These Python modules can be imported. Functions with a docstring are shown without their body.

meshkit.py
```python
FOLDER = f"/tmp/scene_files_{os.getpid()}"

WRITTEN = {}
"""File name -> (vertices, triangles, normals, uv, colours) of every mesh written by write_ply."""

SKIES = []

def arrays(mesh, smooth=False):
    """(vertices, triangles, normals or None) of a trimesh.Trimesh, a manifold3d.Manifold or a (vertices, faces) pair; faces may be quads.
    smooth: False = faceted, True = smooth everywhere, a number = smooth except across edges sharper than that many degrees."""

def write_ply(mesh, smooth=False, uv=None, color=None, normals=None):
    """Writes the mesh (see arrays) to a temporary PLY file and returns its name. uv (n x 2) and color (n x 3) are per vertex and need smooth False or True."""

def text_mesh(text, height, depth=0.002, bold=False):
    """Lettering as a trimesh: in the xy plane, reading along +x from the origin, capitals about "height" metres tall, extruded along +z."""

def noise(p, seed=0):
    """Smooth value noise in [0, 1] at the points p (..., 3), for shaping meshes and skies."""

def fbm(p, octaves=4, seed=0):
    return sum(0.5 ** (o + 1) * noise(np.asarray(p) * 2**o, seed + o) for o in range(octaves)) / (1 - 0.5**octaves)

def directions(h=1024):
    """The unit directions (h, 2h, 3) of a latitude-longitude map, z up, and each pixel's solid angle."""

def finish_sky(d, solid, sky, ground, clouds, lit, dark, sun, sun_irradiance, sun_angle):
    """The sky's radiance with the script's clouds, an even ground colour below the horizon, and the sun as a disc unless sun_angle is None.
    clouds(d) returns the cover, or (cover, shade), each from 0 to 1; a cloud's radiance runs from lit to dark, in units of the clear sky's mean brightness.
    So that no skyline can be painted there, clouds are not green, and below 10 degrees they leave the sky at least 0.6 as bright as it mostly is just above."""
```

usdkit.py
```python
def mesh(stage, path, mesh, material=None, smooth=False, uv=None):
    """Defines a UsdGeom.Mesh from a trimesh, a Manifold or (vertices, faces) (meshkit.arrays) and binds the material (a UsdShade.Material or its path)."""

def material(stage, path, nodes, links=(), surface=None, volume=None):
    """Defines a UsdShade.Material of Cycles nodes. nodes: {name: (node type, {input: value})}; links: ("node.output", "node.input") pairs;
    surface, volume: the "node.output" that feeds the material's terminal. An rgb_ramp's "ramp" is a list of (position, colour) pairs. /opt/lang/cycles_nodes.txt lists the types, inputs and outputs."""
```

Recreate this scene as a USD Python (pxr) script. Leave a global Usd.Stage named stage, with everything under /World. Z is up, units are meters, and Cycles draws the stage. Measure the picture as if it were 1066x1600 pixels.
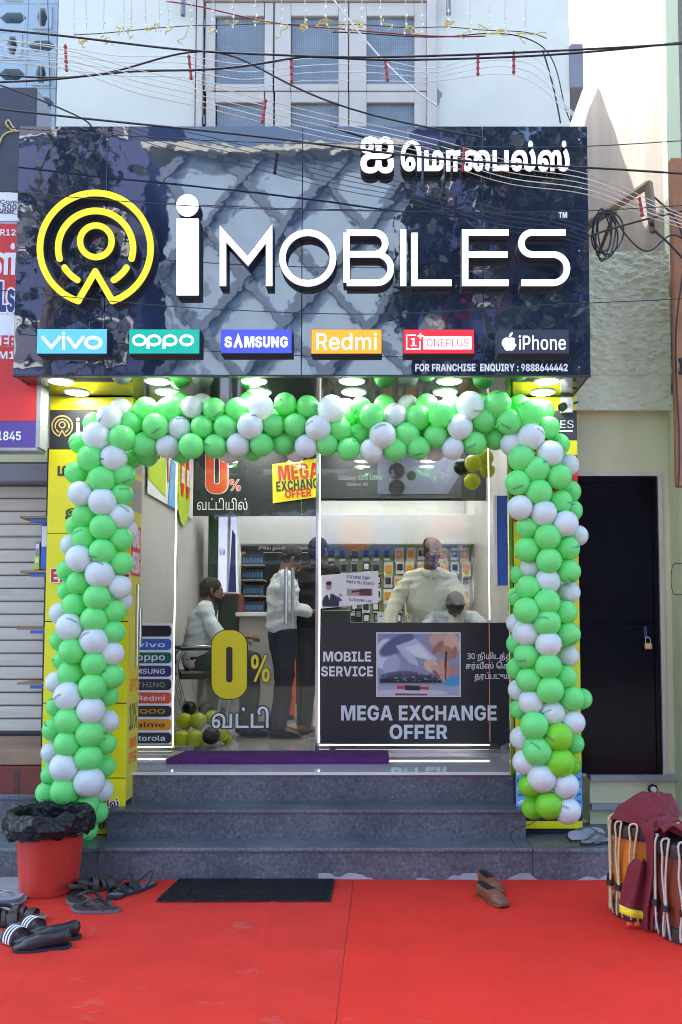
import math, random, glob, numpy as np, trimesh, usdkit, meshkit
import manifold3d as m3
from shapely.geometry import Polygon, LineString, Point, MultiPolygon, box as sbox
from shapely import affinity, union_all
from pxr import Usd, UsdGeom, UsdLux, UsdShade, Sdf, Gf
random.seed(7); RNG = np.random.default_rng(7)
stage = Usd.Stage.CreateInMemory()
UsdGeom.SetStageUpAxis(stage, 'Z'); UsdGeom.SetStageMetersPerUnit(stage, 1.0)
UsdGeom.Xform.Define(stage, '/World'); UsdGeom.Scope.Define(stage, '/World/Looks')

# ---------------------------------------------------------------- camera, sky, sun, exposure
F, CX, HZ, H, PITCH = 1300.0, 600.0, 985.0, 1.532, math.radians(3.3)   # focal length (px of the 1066 x 1600 photo), eye column, horizon row, eye height
PY = HZ - F * math.tan(PITCH)
EXPOSURE = 2.5
cam = UsdGeom.Camera.Define(stage, '/World/camera')
cam.CreateHorizontalApertureAttr(36.0); cam.CreateVerticalApertureAttr(36.0 * 1600 / 1066)
cam.CreateFocalLengthAttr(36.0 * F / 1066)
cam.CreateHorizontalApertureOffsetAttr(36.0 * (533 - CX) / 1066)
cam.CreateVerticalApertureOffsetAttr(36.0 * (PY - 800) / 1066)
cam.CreateClippingRangeAttr((0.05, 5000.0))
cam.CreateExposureAttr(EXPOSURE)
xf = UsdGeom.Xformable(cam)
xf.AddTranslateOp().Set((0, 0, H)); xf.AddRotateXOp().Set(90 + math.degrees(PITCH))

SUN = np.array([-0.42, 0.50, 0.757]); SUN /= np.linalg.norm(SUN)
dome = UsdLux.DomeLight.Define(stage, '/World/sky')
dome.GetPrim().SetCustomDataByKey('kind', 'structure')
skym = usdkit.material(stage, '/World/Looks/sky_air', {
    's': ('sky_texture', {'sky_type': 'single_scattering', 'sun_disc': False, 'sun_elevation': math.asin(SUN[2]), 'sun_rotation': math.atan2(SUN[0], SUN[1]), 'aerosol_density': 3.0}),
    'b': ('background_shader', {'strength': 0.14})}, [('s.color', 'b.color')], surface='b.background')
UsdShade.MaterialBindingAPI.Apply(dome.GetPrim()).Bind(skym)
sun = UsdLux.DistantLight.Define(stage, '/World/sun')
sun.CreateIntensityAttr(0.5); sun.CreateAngleAttr(0.5); sun.CreateColorAttr((1.0, 0.95, 0.87)); sun.CreateNormalizeAttr(True)
_z = Gf.Vec3d(*map(float, SUN)); sun.AddTransformOp().Set(Gf.Matrix4d().SetRotate(Gf.Rotation(Gf.Vec3d(0, 0, 1), _z)))

# ---------------------------------------------------------------- helpers
def P(px, py, Y):                       # the point of the plane y = Y that the photograph's pixel shows
    u, v = (px - CX) / F, -(py - PY) / F
    y, z = math.cos(PITCH) - v * math.sin(PITCH), math.sin(PITCH) + v * math.cos(PITCH)
    return np.array([u * Y / y, Y, H + z * Y / y])
def PX(px, Y, py=900): return P(px, py, Y)[0]
def PZ(py, Y): return P(600, py, Y)[2]
def lin(h):
    h = h.lstrip('#'); v = np.array([int(h[i:i + 2], 16) for i in (0, 2, 4)]) / 255
    return tuple(np.where(v < .04045, v / 12.92, ((v + .055) / 1.055) ** 2.4))
used = {}
def path(name, parent=None):
    base = (str(parent.GetPath()) if parent is not None else '/World') + '/' + name
    n = used.get(base, -1) + 1; used[base] = n
    return base if n == 0 else f'{base}_{n:03d}'
def tag(p, label=None, cat=None, group=None, kind=None):
    for k, v in (('label', label), ('category', cat), ('group', group), ('kind', kind)):
        if v: p.SetCustomDataByKey(k, v)
    return p
def thing(name, label, cat, loc=(0, 0, 0), rz=0, group=None, kind=None):
    x = UsdGeom.Xform.Define(stage, path(name))
    x.AddTranslateOp().Set(tuple(map(float, loc)))
    if rz: x.AddRotateZOp().Set(math.degrees(rz))
    return tag(x.GetPrim(), label, cat, group, kind)
def obj(name, mesh, m, parent=None, smooth=False, label=None, cat=None, group=None, kind=None, loc=None):
    if isinstance(mesh, list): mesh = cat_(mesh)
    if loc is not None: mesh = mv(mesh, -np.asarray(loc, float))
    g = usdkit.mesh(stage, path(name, parent), mesh, MAT[m] if isinstance(m, str) else m, smooth=smooth)
    if loc is not None: g.AddTranslateOp().Set(tuple(map(float, loc)))
    return tag(g.GetPrim(), label, cat, group, kind)
def copy(src, loc, rz=0, label=None, group=None):
    x = UsdGeom.Xform.Define(stage, path(src.GetName().rstrip('0123456789').rstrip('_')))
    x.GetPrim().GetReferences().AddInternalReference(src.GetPath()); x.GetPrim().SetInstanceable(True)
    x.ClearXformOpOrder(); 
    t = x.MakeMatrixXform(); t.Set(Gf.Matrix4d().SetRotate(Gf.Rotation(Gf.Vec3d(0, 0, 1), math.degrees(rz))) * Gf.Matrix4d().SetTranslate(Gf.Vec3d(*map(float, loc))))
    return tag(x.GetPrim(), label, src.GetCustomDataByKey('category'), group or src.GetCustomDataByKey('group'))
def cat_(ms): return trimesh.util.concatenate([tm(m) for m in ms])
def tm(m):
    if isinstance(m, trimesh.Trimesh): return m
    if hasattr(m, 'to_mesh'):
        q = m.to_mesh(); return trimesh.Trimesh(q.vert_properties[:, :3], q.tri_verts, process=False)
    v, f = np.asarray(m[0], float), np.asarray(m[1], int)
    if f.shape[1] == 4: f = np.vstack([f[:, [0, 1, 2]], f[:, [0, 2, 3]]])
    return trimesh.Trimesh(v, f, process=False)
def mv(m, d): m = tm(m).copy(); m.apply_translation(d); return m
def rot(m, a, ax=(0, 0, 1), at=(0, 0, 0)): m = tm(m).copy(); m.apply_transform(trimesh.transformations.rotation_matrix(a, ax, at)); return m
def scl(m, s): m = tm(m).copy(); m.vertices = m.vertices * np.asarray(s); return m
def bx(x0, x1, y0, y1, z0, z1, b=0.0):
    lo, hi = np.minimum((x0, y0, z0), (x1, y1, z1)), np.maximum((x0, y0, z0), (x1, y1, z1))
    if b <= 0: return mv(trimesh.creation.box(hi - lo), (lo + hi) / 2)
    b = min(b, (hi - lo).min() * .45); pts = []
    for i in np.ndindex(2, 2, 2):
        c = np.where(np.array(i) == 0, lo, hi); s = np.where(np.array(i) == 0, 1, -1)
        for k in range(3):
            d = s * b; d[k] = 0; pts.append(c + d)
    return tm(m3.Manifold.hull_points(np.array(pts)))
def tube(pts, r, n=6, cap=True):
    p = np.asarray(pts, float); k = len(p); r = np.broadcast_to(r, (k,))
    t = np.gradient(p, axis=0); t /= np.linalg.norm(t, axis=1, keepdims=True) + 1e-12
    a = np.cross(t[0], [0, 0, 1.0] if abs(t[0][2]) < .9 else [1.0, 0, 0]); A = []
    for i in range(k):
        a = a - t[i] * (a @ t[i]); a /= np.linalg.norm(a) + 1e-12; A.append(a)
    A = np.array(A); B = np.cross(t, A); ang = np.arange(n) * 2 * np.pi / n
    v = p[:, None] + r[:, None, None] * (np.cos(ang)[None, :, None] * A[:, None] + np.sin(ang)[None, :, None] * B[:, None])
    i, j = np.meshgrid(np.arange(k - 1), np.arange(n), indexing='ij')
    q = np.stack([i * n + j, i * n + (j + 1) % n, (i + 1) * n + (j + 1) % n, (i + 1) * n + j], -1).reshape(-1, 4)
    f = np.vstack([q[:, [0, 1, 2]], q[:, [0, 2, 3]]]); v = v.reshape(-1, 3)
    if cap:
        c = len(v); v = np.vstack([v, p[0], p[-1]]); jj = np.arange(n)
        f = np.vstack([f, np.stack([np.full(n, c), (jj + 1) % n, jj], 1), np.stack([np.full(n, c + 1), (k - 1) * n + jj, (k - 1) * n + (jj + 1) % n], 1)])
    return trimesh.Trimesh(v, f, process=False)
def spline(pts, n=40):
    from scipy.interpolate import PchipInterpolator, CubicSpline
    p = np.asarray(pts, float); s = np.r_[0, np.cumsum(np.linalg.norm(np.diff(p, axis=0), axis=1))]
    return CubicSpline(s, p)(np.linspace(0, s[-1], n)) if len(p) > 2 else p[0] + (p[1] - p[0]) * np.linspace(0, 1, n)[:, None]
def lathe(prof, n=32, at=(0, 0, 0)):
    p = np.asarray(prof, float); k = len(p); a = np.arange(n) * 2 * np.pi / n
    v = np.stack([p[:, 0, None] * np.cos(a), p[:, 0, None] * np.sin(a), np.repeat(p[:, 1, None], n, 1)], -1).reshape(-1, 3) + np.asarray(at)
    i, j = np.meshgrid(np.arange(k - 1), np.arange(n), indexing='ij')
    q = np.stack([i * n + j, i * n + (j + 1) % n, (i + 1) * n + (j + 1) % n, (i + 1) * n + j], -1).reshape(-1, 4)
    return tm((v, q))
def grid(fn, nu, nv):
    u, v = np.meshgrid(np.linspace(0, 1, nu), np.linspace(0, 1, nv), indexing='ij')
    pts = fn(u, v).reshape(-1, 3)
    i, j = np.meshgrid(np.arange(nu - 1), np.arange(nv - 1), indexing='ij')
    q = np.stack([i * nv + j, (i + 1) * nv + j, (i + 1) * nv + j + 1, i * nv + j + 1], -1).reshape(-1, 4)
    return tm((pts, q))
def sheet(fn, nu, nv, th):              # a grid with thickness
    a = grid(fn, nu, nv); n = a.vertex_normals; b = trimesh.Trimesh(a.vertices - n * th, a.faces[:, ::-1], process=False)
    idx = np.arange(nu * nv).reshape(nu, nv); loop = np.r_[idx[:, 0], idx[-1, 1:], idx[-2::-1, -1], idx[0, -2:0:-1]]
    k = len(loop); o = nu * nv; nx = np.roll(loop, -1)
    side = np.vstack([np.stack([loop, loop + o, nx + o], 1), np.stack([loop, nx + o, nx], 1)])
    return trimesh.Trimesh(np.vstack([a.vertices, b.vertices]), np.vstack([a.faces, b.faces + o, side]), process=False)
def geoms(s): return [g for g in getattr(s, 'geoms', [s]) if g.geom_type == 'Polygon' and g.area > 1e-9]
def plate(shape, Y, d, rnd=0):          # a shape in (x, z), its back at y = Y, its face d nearer the street
    ms = []
    for g in geoms(shape):
        e = trimesh.creation.extrude_polygon(g, d, engine='earcut')
        v = e.vertices; ms.append(trimesh.Trimesh(np.stack([v[:, 0], Y - v[:, 2], v[:, 1]], 1), e.faces, process=False))
    return cat_(ms)
FD = glob.glob('/opt/blender-*/*/datafiles/fonts/')[0]
FONT = {'i': ('Inter.woff2', lambda w: [14, w]), 'I': ('Inter.woff2', lambda w: [32, w]), 't': ('NotoSansTamil-VariableFont_wdth,wght.woff2', lambda w: [w, 100]), 'n': ('NotoSansTamil-VariableFont_wdth,wght.woff2', lambda w: [w, 62])}
_tc = {}
def glyphs(text, font='i', wt=700, res=110):
    key = (text, font, wt)
    if key in _tc: return _tc[key]
    from PIL import Image, ImageDraw, ImageFont
    f = ImageFont.truetype(FD + FONT[font][0], res); f.set_variation_by_axes(FONT[font][1](wt))
    x0, y0, x1, y1 = f.getbbox(text, anchor='ls')
    im = Image.new('L', (x1 - x0 + 8, y1 - y0 + 8)); ImageDraw.Draw(im).text((4 - x0, 4 - y0), text, 255, font=f, anchor='ls')
    on = np.pad(np.asarray(im) > 127, ((0, 0), (1, 1))).astype(np.int8)
    rows, st = np.nonzero(np.diff(on, axis=1) == 1); en = np.nonzero(np.diff(on, axis=1) == -1)[1]
    from shapely import box as vbox
    s = union_all(vbox(st, -rows - 1, en, -rows)).buffer(0.7).buffer(-0.7).simplify(0.55)
    _tc[key] = s
    return s
def fit(s, x0, z0, x1, z1):             # stretched into a box
    a, b, c, d = s.bounds; sx, sz = (x1 - x0) / (c - a), (z1 - z0) / (d - b)
    return affinity.affine_transform(s, [sx, 0, 0, sz, x0 - a * sx, z0 - b * sz])
def pbox(b, Y): p, q = P(b[0], b[3], Y), P(b[2], b[1], Y); return p[0], p[2], q[0], q[2]
def T(text, b, Y, font='i', wt=700):    # lettering that fills the box b (photo pixels) of the plane y = Y
    return fit(glyphs(text, font, wt), *pbox(b, Y))
def rbox(b, Y, r=0):                    # a rectangle (rounded) that fills the box b of the plane y = Y
    s = sbox(*pbox(b, Y)); return s.buffer(-r).buffer(r) if r else s
def poly(pts, Y): return Polygon([(P(x, y, Y)[0], P(x, y, Y)[2]) for x, y in pts])

MAT = {}
def mat(name, col, rough=.5, var=.12, scale=4, bump=0, bscale=80, metal=0, ior=1.5, coat=0, emit=None, es=0, spec=None, stain=None, sscale=1.5, trans=0, sub=0, vec=(1, 1, 1), stretch_bump=False):
    col = lin(col) if isinstance(col, str) else tuple(col)
    p = {'roughness': rough, 'metallic': metal, 'ior': ior, 'base_color': col}
    if coat: p['coat_weight'] = coat; p['coat_roughness'] = .08
    if sub: p['subsurface_weight'] = sub; p['subsurface_scale'] = .02; p['subsurface_radius'] = (1, 1, 1)
    if emit is not None: p['emission_color'] = lin(emit) if isinstance(emit, str) else emit; p['emission_strength'] = es
    nodes, links = {'p': ('principled_bsdf', p), 'g': ('geometry', {}), 'm': ('mapping', {'scale': vec})}, [('g.position', 'm.vector')]
    last = None
    if var:
        nodes['n'] = ('noise_texture', {'scale': scale, 'detail': 6, 'roughness': .62})
        nodes['r'] = ('rgb_ramp', {'ramp': [(.25, tuple(c * (1 - var) for c in col)), (.5, col), (.75, tuple(min(1, c * (1 + var)) for c in col))]})
        links += [('m.vector', 'n.vector'), ('n.fac', 'r.fac')]; last = 'r.color'
    if stain:
        sc, amt = (lin(stain[0]) if isinstance(stain[0], str) else stain[0]), stain[1]
        nodes['sn'] = ('noise_texture', {'scale': sscale, 'detail': 8, 'roughness': .68})
        nodes['sr'] = ('rgb_ramp', {'ramp': [(stain[2], (0, 0, 0)), (stain[3], (amt,) * 3)]})
        nodes['sm'] = ('mix_color', {'b': sc, 'a': col})
        links += [('m.vector', 'sn.vector'), ('sn.fac', 'sr.fac'), ('sr.color', 'sm.fac')]
        if last: links.append((last, 'sm.a'))
        last = 'sm.result'
    if last: links.append((last, 'p.base_color'))
    if bump:
        nodes['bn'] = ('noise_texture', {'scale': bscale, 'detail': 5, 'roughness': .6})
        nodes['b'] = ('bump', {'strength': 1.0, 'distance': bump})
        links += [('m.vector' if stretch_bump else 'g.position', 'bn.vector'), ('bn.fac', 'b.height'), ('b.normal', 'p.normal')]
    MAT[name] = usdkit.material(stage, '/World/Looks/' + name, nodes, links, surface='p.BSDF')
    return MAT[name]
# ---------------------------------------------------------------- materials
mat('street', (.17, .165, .155), .85, .25, 3, .004, 60)
mat('carpet_red', (.59, .027, .015), .95, .10, 2.2, .0015, 220, stain=((.34, .17, .14), .35, .64, .76), sscale=2.6, vec=(1, 1.8, 1), ior=1.32)
mat('carpet_red_worn', (.55, .031, .019), .95, .12, 2.6, .0015, 220, stain=((.34, .19, .17), .45, .60, .74), sscale=3.1, vec=(1, 1.8, 1), ior=1.32)
mat('cream_wall', (.60, .63, .39), .8, .08, 3, .0006, 90, stain=((.34, .32, .22), .6, .54, .78), sscale=2.6, vec=(1, 1, .45))
mat('stucco', (.62, .66, .47), .85, .10, 8, .004, 60)
mat('pale_blue_paint', (.38, .52, .68), .6, .1, 2)
mat('white_wall', (.68, .68, .57), .8, .06, 2.5, .0006, 60, stain=((.5, .5, .4), .4, .66, .85))
mat('bright_wall', (.27, .24, .205), .85, .25, 2.5, .003, 40, stain=((.20, .16, .12), .6, .48, .72), sscale=1.0, vec=(1, 1, .12))
mat('terracotta', (.30, .13, .06), .8, .2, 6, .002, 60)
mat('blue_white', (.36, .46, .52), .75, .10, 3, .0008, 60, stain=((.3, .33, .36), .5, .6, .8))
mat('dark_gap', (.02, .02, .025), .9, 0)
mat('window_paint', (.58, .53, .46), .55, .07, 5, .0005, 60, stain=((.32, .28, .26), .5, .62, .8), sscale=4, vec=(1, 1, .3))
mat('grey_paint', (.21, .21, .24), .6, .1, 4)
mat('shutter_cream', (.56, .53, .45), .55, .07, 6, .0004, 60, stain=((.2, .18, .16), .6, .60, .75), sscale=5, vec=(.4, 1, 3))
mat('black_door', (.006, .006, .008), .13, .2, 6, .0004, 12, stain=((.02, .02, .02), .6, .6, .8), ior=1.22)
mat('steel', (.62, .62, .63), .22, .05, 8, metal=1)
mat('brushed_gold', (.75, .60, .28), .18, .05, 8, metal=1)
mat('brass', (.70, .50, .18), .3, .05, 8, metal=1)
mat('white_paint', (.74, .74, .74), .4, .04, 5)
mat('ceil_white', (.80, .80, .78), .6, .03, 4)
mat('inner_wall', (.50, .48, .46), .35, .06, 3)
mat('dark_green', (.03, .055, .035), .3, .1, 3)
mat('tile_floor', (.62, .61, .58), .06, .05, 2, coat=.5)
mat('black_plastic', (.014, .014, .016), .35, .15, 8)
mat('black_matte', (.016, .016, .018), .75, .2, 8)
mat('print_black', (.022, .022, .027), .35, .08, 4)
mat('print_charcoal', (.035, .036, .042), .4, .08, 4)
mat('print_white', (.78, .80, .84), .4, .02, 6)
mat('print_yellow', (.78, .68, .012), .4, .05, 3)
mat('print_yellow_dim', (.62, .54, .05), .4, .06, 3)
mat('print_red', (.62, .03, .025), .4, .05, 3)
mat('print_orange_red', (.72, .10, .03), .4, .05, 3)
mat('print_maroon', (.22, .01, .015), .4, .05, 3)
mat('print_blue', (.05, .13, .52), .4, .05, 3)
mat('print_sky', (.16, .42, .80), .4, .15, 9)
mat('print_purple', (.09, .05, .25), .4, .05, 3)
mat('print_navy', (.03, .035, .16), .4, .05, 3)
mat('print_green', (.01, .13, .09), .4, .05, 3)
mat('print_lime', (.45, .62, .03), .4, .05, 3)
mat('print_grey', (.30, .30, .32), .4, .05, 3)
mat('print_skin', (.45, .22, .14), .5, .1, 20)
mat('print_skin_dark', (.22, .10, .07), .5, .1, 20)
mat('print_lilac', (.42, .42, .56), .5, .12, 12)
mat('sign_slate', (.040, .045, .062), .5, .12, 6)
mat('print_slate', (.10, .11, .17), .5, .12, 12)
mat('print_orange', (.80, .32, .02), .4, .05, 3)
mat('print_gold', (.55, .42, .16), .4, .05, 3)
mat('screen_lilac', (.5, .5, .7), .3, 0, emit=(.62, .66, .95), es=.16)
mat('white_lit', (.8, .8, .8), .35, 0, emit=(1, 1, 1), es=.13)
mat('yellow_lit', (.75, .62, .01), .35, 0, emit=(1.0, .80, .015), es=.10)
mat('letter_side', (.012, .012, .02), .3, .1, 5)
for n_, c_ in (('vivo', (.10, .42, .85)), ('oppo', (.0, .33, .22)), ('sams', (.05, .06, .55)), ('redm', (.95, .34, .01)), ('plus', (.66, .02, .03)), ('slate', (.025, .03, .045))):
    mat('box_' + n_, c_, .3, .03, 4, emit=c_, es=.09)
mat('lamp', (.9, .9, .9), .4, 0, emit=(1, .98, .94), es=9)
mat('led', (.9, .9, .9), .4, 0, emit=(1, .93, .84), es=.5)
mat('led_reflection', (.5, .2, .12), .4, 0, emit=(.9, .35, .22), es=.05)
mat('ceiling_lamp', (.9, .9, .9), .4, 0, emit=(1, .98, .95), es=2.3)
mat('cable_black', (.012, .012, .014), .45, .1, 8)
mat('cable_white', (.62, .62, .60), .5, .1, 8)
mat('cable_red', (.32, .02, .02), .5, .1, 8)
mat('cable_yellow', (.62, .45, .08), .5, .1, 8)
mat('cable_cream', (.55, .45, .30), .5, .1, 8)
mat('rope', (.52, .40, .22), .85, .25, 60, .0015, 160)
mat('rope_white', (.46, .42, .36), .85, .2, 60, .0015, 160)
mat('drum_wood', (.52, .16, .014), .32, .3, 7, .0004, 40, coat=.4, vec=(1, 1, .12))
mat('drum_wood_dark', (.13, .030, .012), .35, .3, 7, .0004, 40, coat=.4, vec=(1, 1, .12))
mat('drum_hoop', (.022, .014, .016), .5, .4, 20, .001, 60)
mat('drum_skin', (.40, .33, .24), .6, .2, 10)
mat('maroon_cloth', (.15, .012, .020), .9, .15, 30, .012, 16)
mat('yellow_trim', (.72, .60, .02), .7, .1, 30)
mat('bucket_red', (.42, .028, .018), .4, .08, 5, .0004, 40, stain=((.22, .03, .02), .5, .55, .8), sscale=7)
mat('bag_black', (.005, .005, .007), .33, .2, 8, .0012, 40, ior=1.38)
mat('leather_black', (.010, .010, .012), .32, .2, 12, .0006, 120)
mat('leather_brown', (.16, .055, .028), .42, .2, 14, .0006, 120)
mat('sandal_brown', (.17, .095, .055), .6, .2, 14, .0006, 120)
mat('sandal_dark', (.038, .026, .024), .5, .2, 14, .0006, 120)
mat('sole_black', (.016, .016, .020), .7, .15, 14, .0008, 160)
mat('sole_grey', (.12, .12, .14), .7, .15, 14, .0008, 160)
mat('sole_tan', (.30, .22, .15), .75, .15, 14, .0008, 160)
mat('insole_dark', (.03, .02, .018), .8, .2, 14)
mat('rubber_mat', (.008, .008, .010), .45, .3, 20, .0004, 300)
mat('purple_mat', (.10, .018, .14), .95, .25, 60, .003, 260)
mat('skin', (.24, .11, .065), .5, .08, 20, sub=.05)
mat('skin_dark', (.15, .062, .038), .45, .08, 20, sub=.05)
mat('hair', (.004, .0035, .0035), .65, .25, 60, .002, 200)
mat('shirt_white', (.66, .68, .72), .8, .05, 8, .012, 11)
mat('shirt_cream', (.58, .56, .46), .8, .05, 8, .012, 11)
mat('shirt_black', (.014, .013, .013), .85, .15, 8, .010, 11)
mat('trouser_navy', (.010, .013, .035), .8, .15, 8, .010, 9)
mat('trouser_grey', (.05, .055, .06), .85, .15, 8, .010, 9)
mat('counter', (.34, .31, .29), .35, .08, 3)
mat('carton', (.30, .19, .12), .7, .15, 6)
mat('carton_red', (.16, .03, .02), .6, .15, 6)
mat('leaf', (.045, .085, .02), .6, .35, 5)
mat('leaf_dark', (.014, .030, .014), .6, .35, 5)
mat('bark', (.10, .07, .05), .9, .3, 6, .01, 30)
mat('tan_metal', (.17, .115, .055), .55, .2, 12, .001, 60)
for n_, c_ in (('balloon_green', (.22, .92, .26)), ('balloon_lime', (.27, .80, .045)), ('balloon_white', (.80, .88, .87)), ('balloon_yellow', (.52, .56, .02)), ('balloon_black', (.01, .01, .01))):
    MAT[n_] = usdkit.material(stage, '/World/Looks/' + n_, {'g': ('geometry', {}), 'n': ('noise_texture', {'scale': 9.0, 'detail': 2}),
        'r': ('rgb_ramp', {'ramp': [(.3, tuple(c * .93 for c in c_)), (.7, c_)]}),
        'p': ('principled_bsdf', {'roughness': .30, 'ior': 1.45, 'specular_ior_level': .4}), 't': ('translucent_bsdf', {}), 'x': ('mix_closure', {'fac': .22})},
        [('g.position', 'n.vector'), ('n.fac', 'r.fac'), ('r.color', 'p.base_color'), ('r.color', 't.color'), ('p.BSDF', 'x.closure1'), ('t.BSDF', 'x.closure2')], surface='x.closure')
# granite of the steps: dark blue grey with paler and darker flecks
for n_, base, flo, ro in (('granite', (.108, .111, .128), .6, .5), ('granite_skylit', (.13, .145, .17), .5, .28)):  # sky light on the treads is put into their paler, bluer colour
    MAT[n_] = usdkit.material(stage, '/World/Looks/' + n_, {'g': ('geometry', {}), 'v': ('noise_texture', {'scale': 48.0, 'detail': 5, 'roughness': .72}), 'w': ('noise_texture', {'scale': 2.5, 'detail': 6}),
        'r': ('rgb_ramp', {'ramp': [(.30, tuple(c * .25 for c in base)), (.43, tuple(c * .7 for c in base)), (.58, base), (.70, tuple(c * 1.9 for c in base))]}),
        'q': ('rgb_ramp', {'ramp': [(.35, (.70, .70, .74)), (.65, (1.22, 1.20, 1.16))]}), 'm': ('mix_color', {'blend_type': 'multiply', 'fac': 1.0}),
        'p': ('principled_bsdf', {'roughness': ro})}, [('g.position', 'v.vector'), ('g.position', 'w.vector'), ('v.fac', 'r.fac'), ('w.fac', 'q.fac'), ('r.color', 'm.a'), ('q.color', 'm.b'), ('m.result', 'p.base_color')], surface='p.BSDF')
mat('cement', (.33, .33, .35), .85, .2, 9, .003, 60)
# glossy sign board: dark lacquer that mirrors the street, not quite flat
MAT['sign_gloss'] = usdkit.material(stage, '/World/Looks/sign_gloss', {'g': ('geometry', {}), 'n': ('noise_texture', {'scale': 2.2, 'detail': 1}), 'n2': ('noise_texture', {'scale': 14.0, 'detail': 1}),
    'b': ('bump', {'distance': .0020, 'strength': 1.0}), 'b2': ('bump', {'distance': .00022, 'strength': 1.0}),
    'p': ('principled_bsdf', {'base_color': (.010, .014, .026), 'roughness': .02, 'ior': 2.25})},
    [('g.position', 'n.vector'), ('g.position', 'n2.vector'), ('n.fac', 'b.height'), ('n2.fac', 'b2.height'), ('b.normal', 'b2.normal'), ('b2.normal', 'p.normal')], surface='p.BSDF')
MAT['soffit_gloss'] = usdkit.material(stage, '/World/Looks/soffit_gloss', {'p': ('principled_bsdf', {'base_color': (.02, .02, .024), 'roughness': .06, 'ior': 2.6})}, [], surface='p.BSDF')
def pane_mat(name, ior, tint=(.93, .96, .95)):
    MAT[name] = usdkit.material(stage, '/World/Looks/' + name, {'t': ('transparent_bsdf', {'color': tint}), 'g': ('glossy_bsdf', {'color': (1, 1, 1), 'roughness': .0}), 'f': ('fresnel', {'IOR': ior}), 'x': ('mix_closure', {})},
        [('f.fac', 'x.fac'), ('t.BSDF', 'x.closure1'), ('g.BSDF', 'x.closure2')], surface='x.closure')
pane_mat('glass', 1.34)
# wired, rippled window glass: pale blue grey with a fine mesh in it
MAT['wired_glass'] = usdkit.material(stage, '/World/Looks/wired_glass', {'g': ('geometry', {}), 'm': ('mapping', {'rotation': (0, .785, 0)}), 'b': ('checker_texture', {'scale': 100.0, 'color1': (.15, .185, .21), 'color2': (.24, .28, .31)}), 'n': ('noise_texture', {'scale': 5.0, 'detail': 5}), 'h': ('noise_texture', {'scale': 70.0, 'detail': 2}), 'bu': ('bump', {'distance': .004}),
    'q': ('rgb_ramp', {'ramp': [(.3, (.8, .8, .8)), (.7, (1.15, 1.15, 1.15))]}), 'x': ('mix_color', {'blend_type': 'multiply', 'fac': 1.0}), 'p': ('principled_bsdf', {'roughness': .25})},
    [('g.position', 'm.vector'), ('m.vector', 'b.vector'), ('g.position', 'n.vector'), ('g.position', 'h.vector'), ('n.fac', 'q.fac'), ('b.color', 'x.a'), ('q.color', 'x.b'), ('x.result', 'p.base_color'), ('h.fac', 'bu.height'), ('bu.normal', 'p.normal')], surface='p.BSDF')

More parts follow.
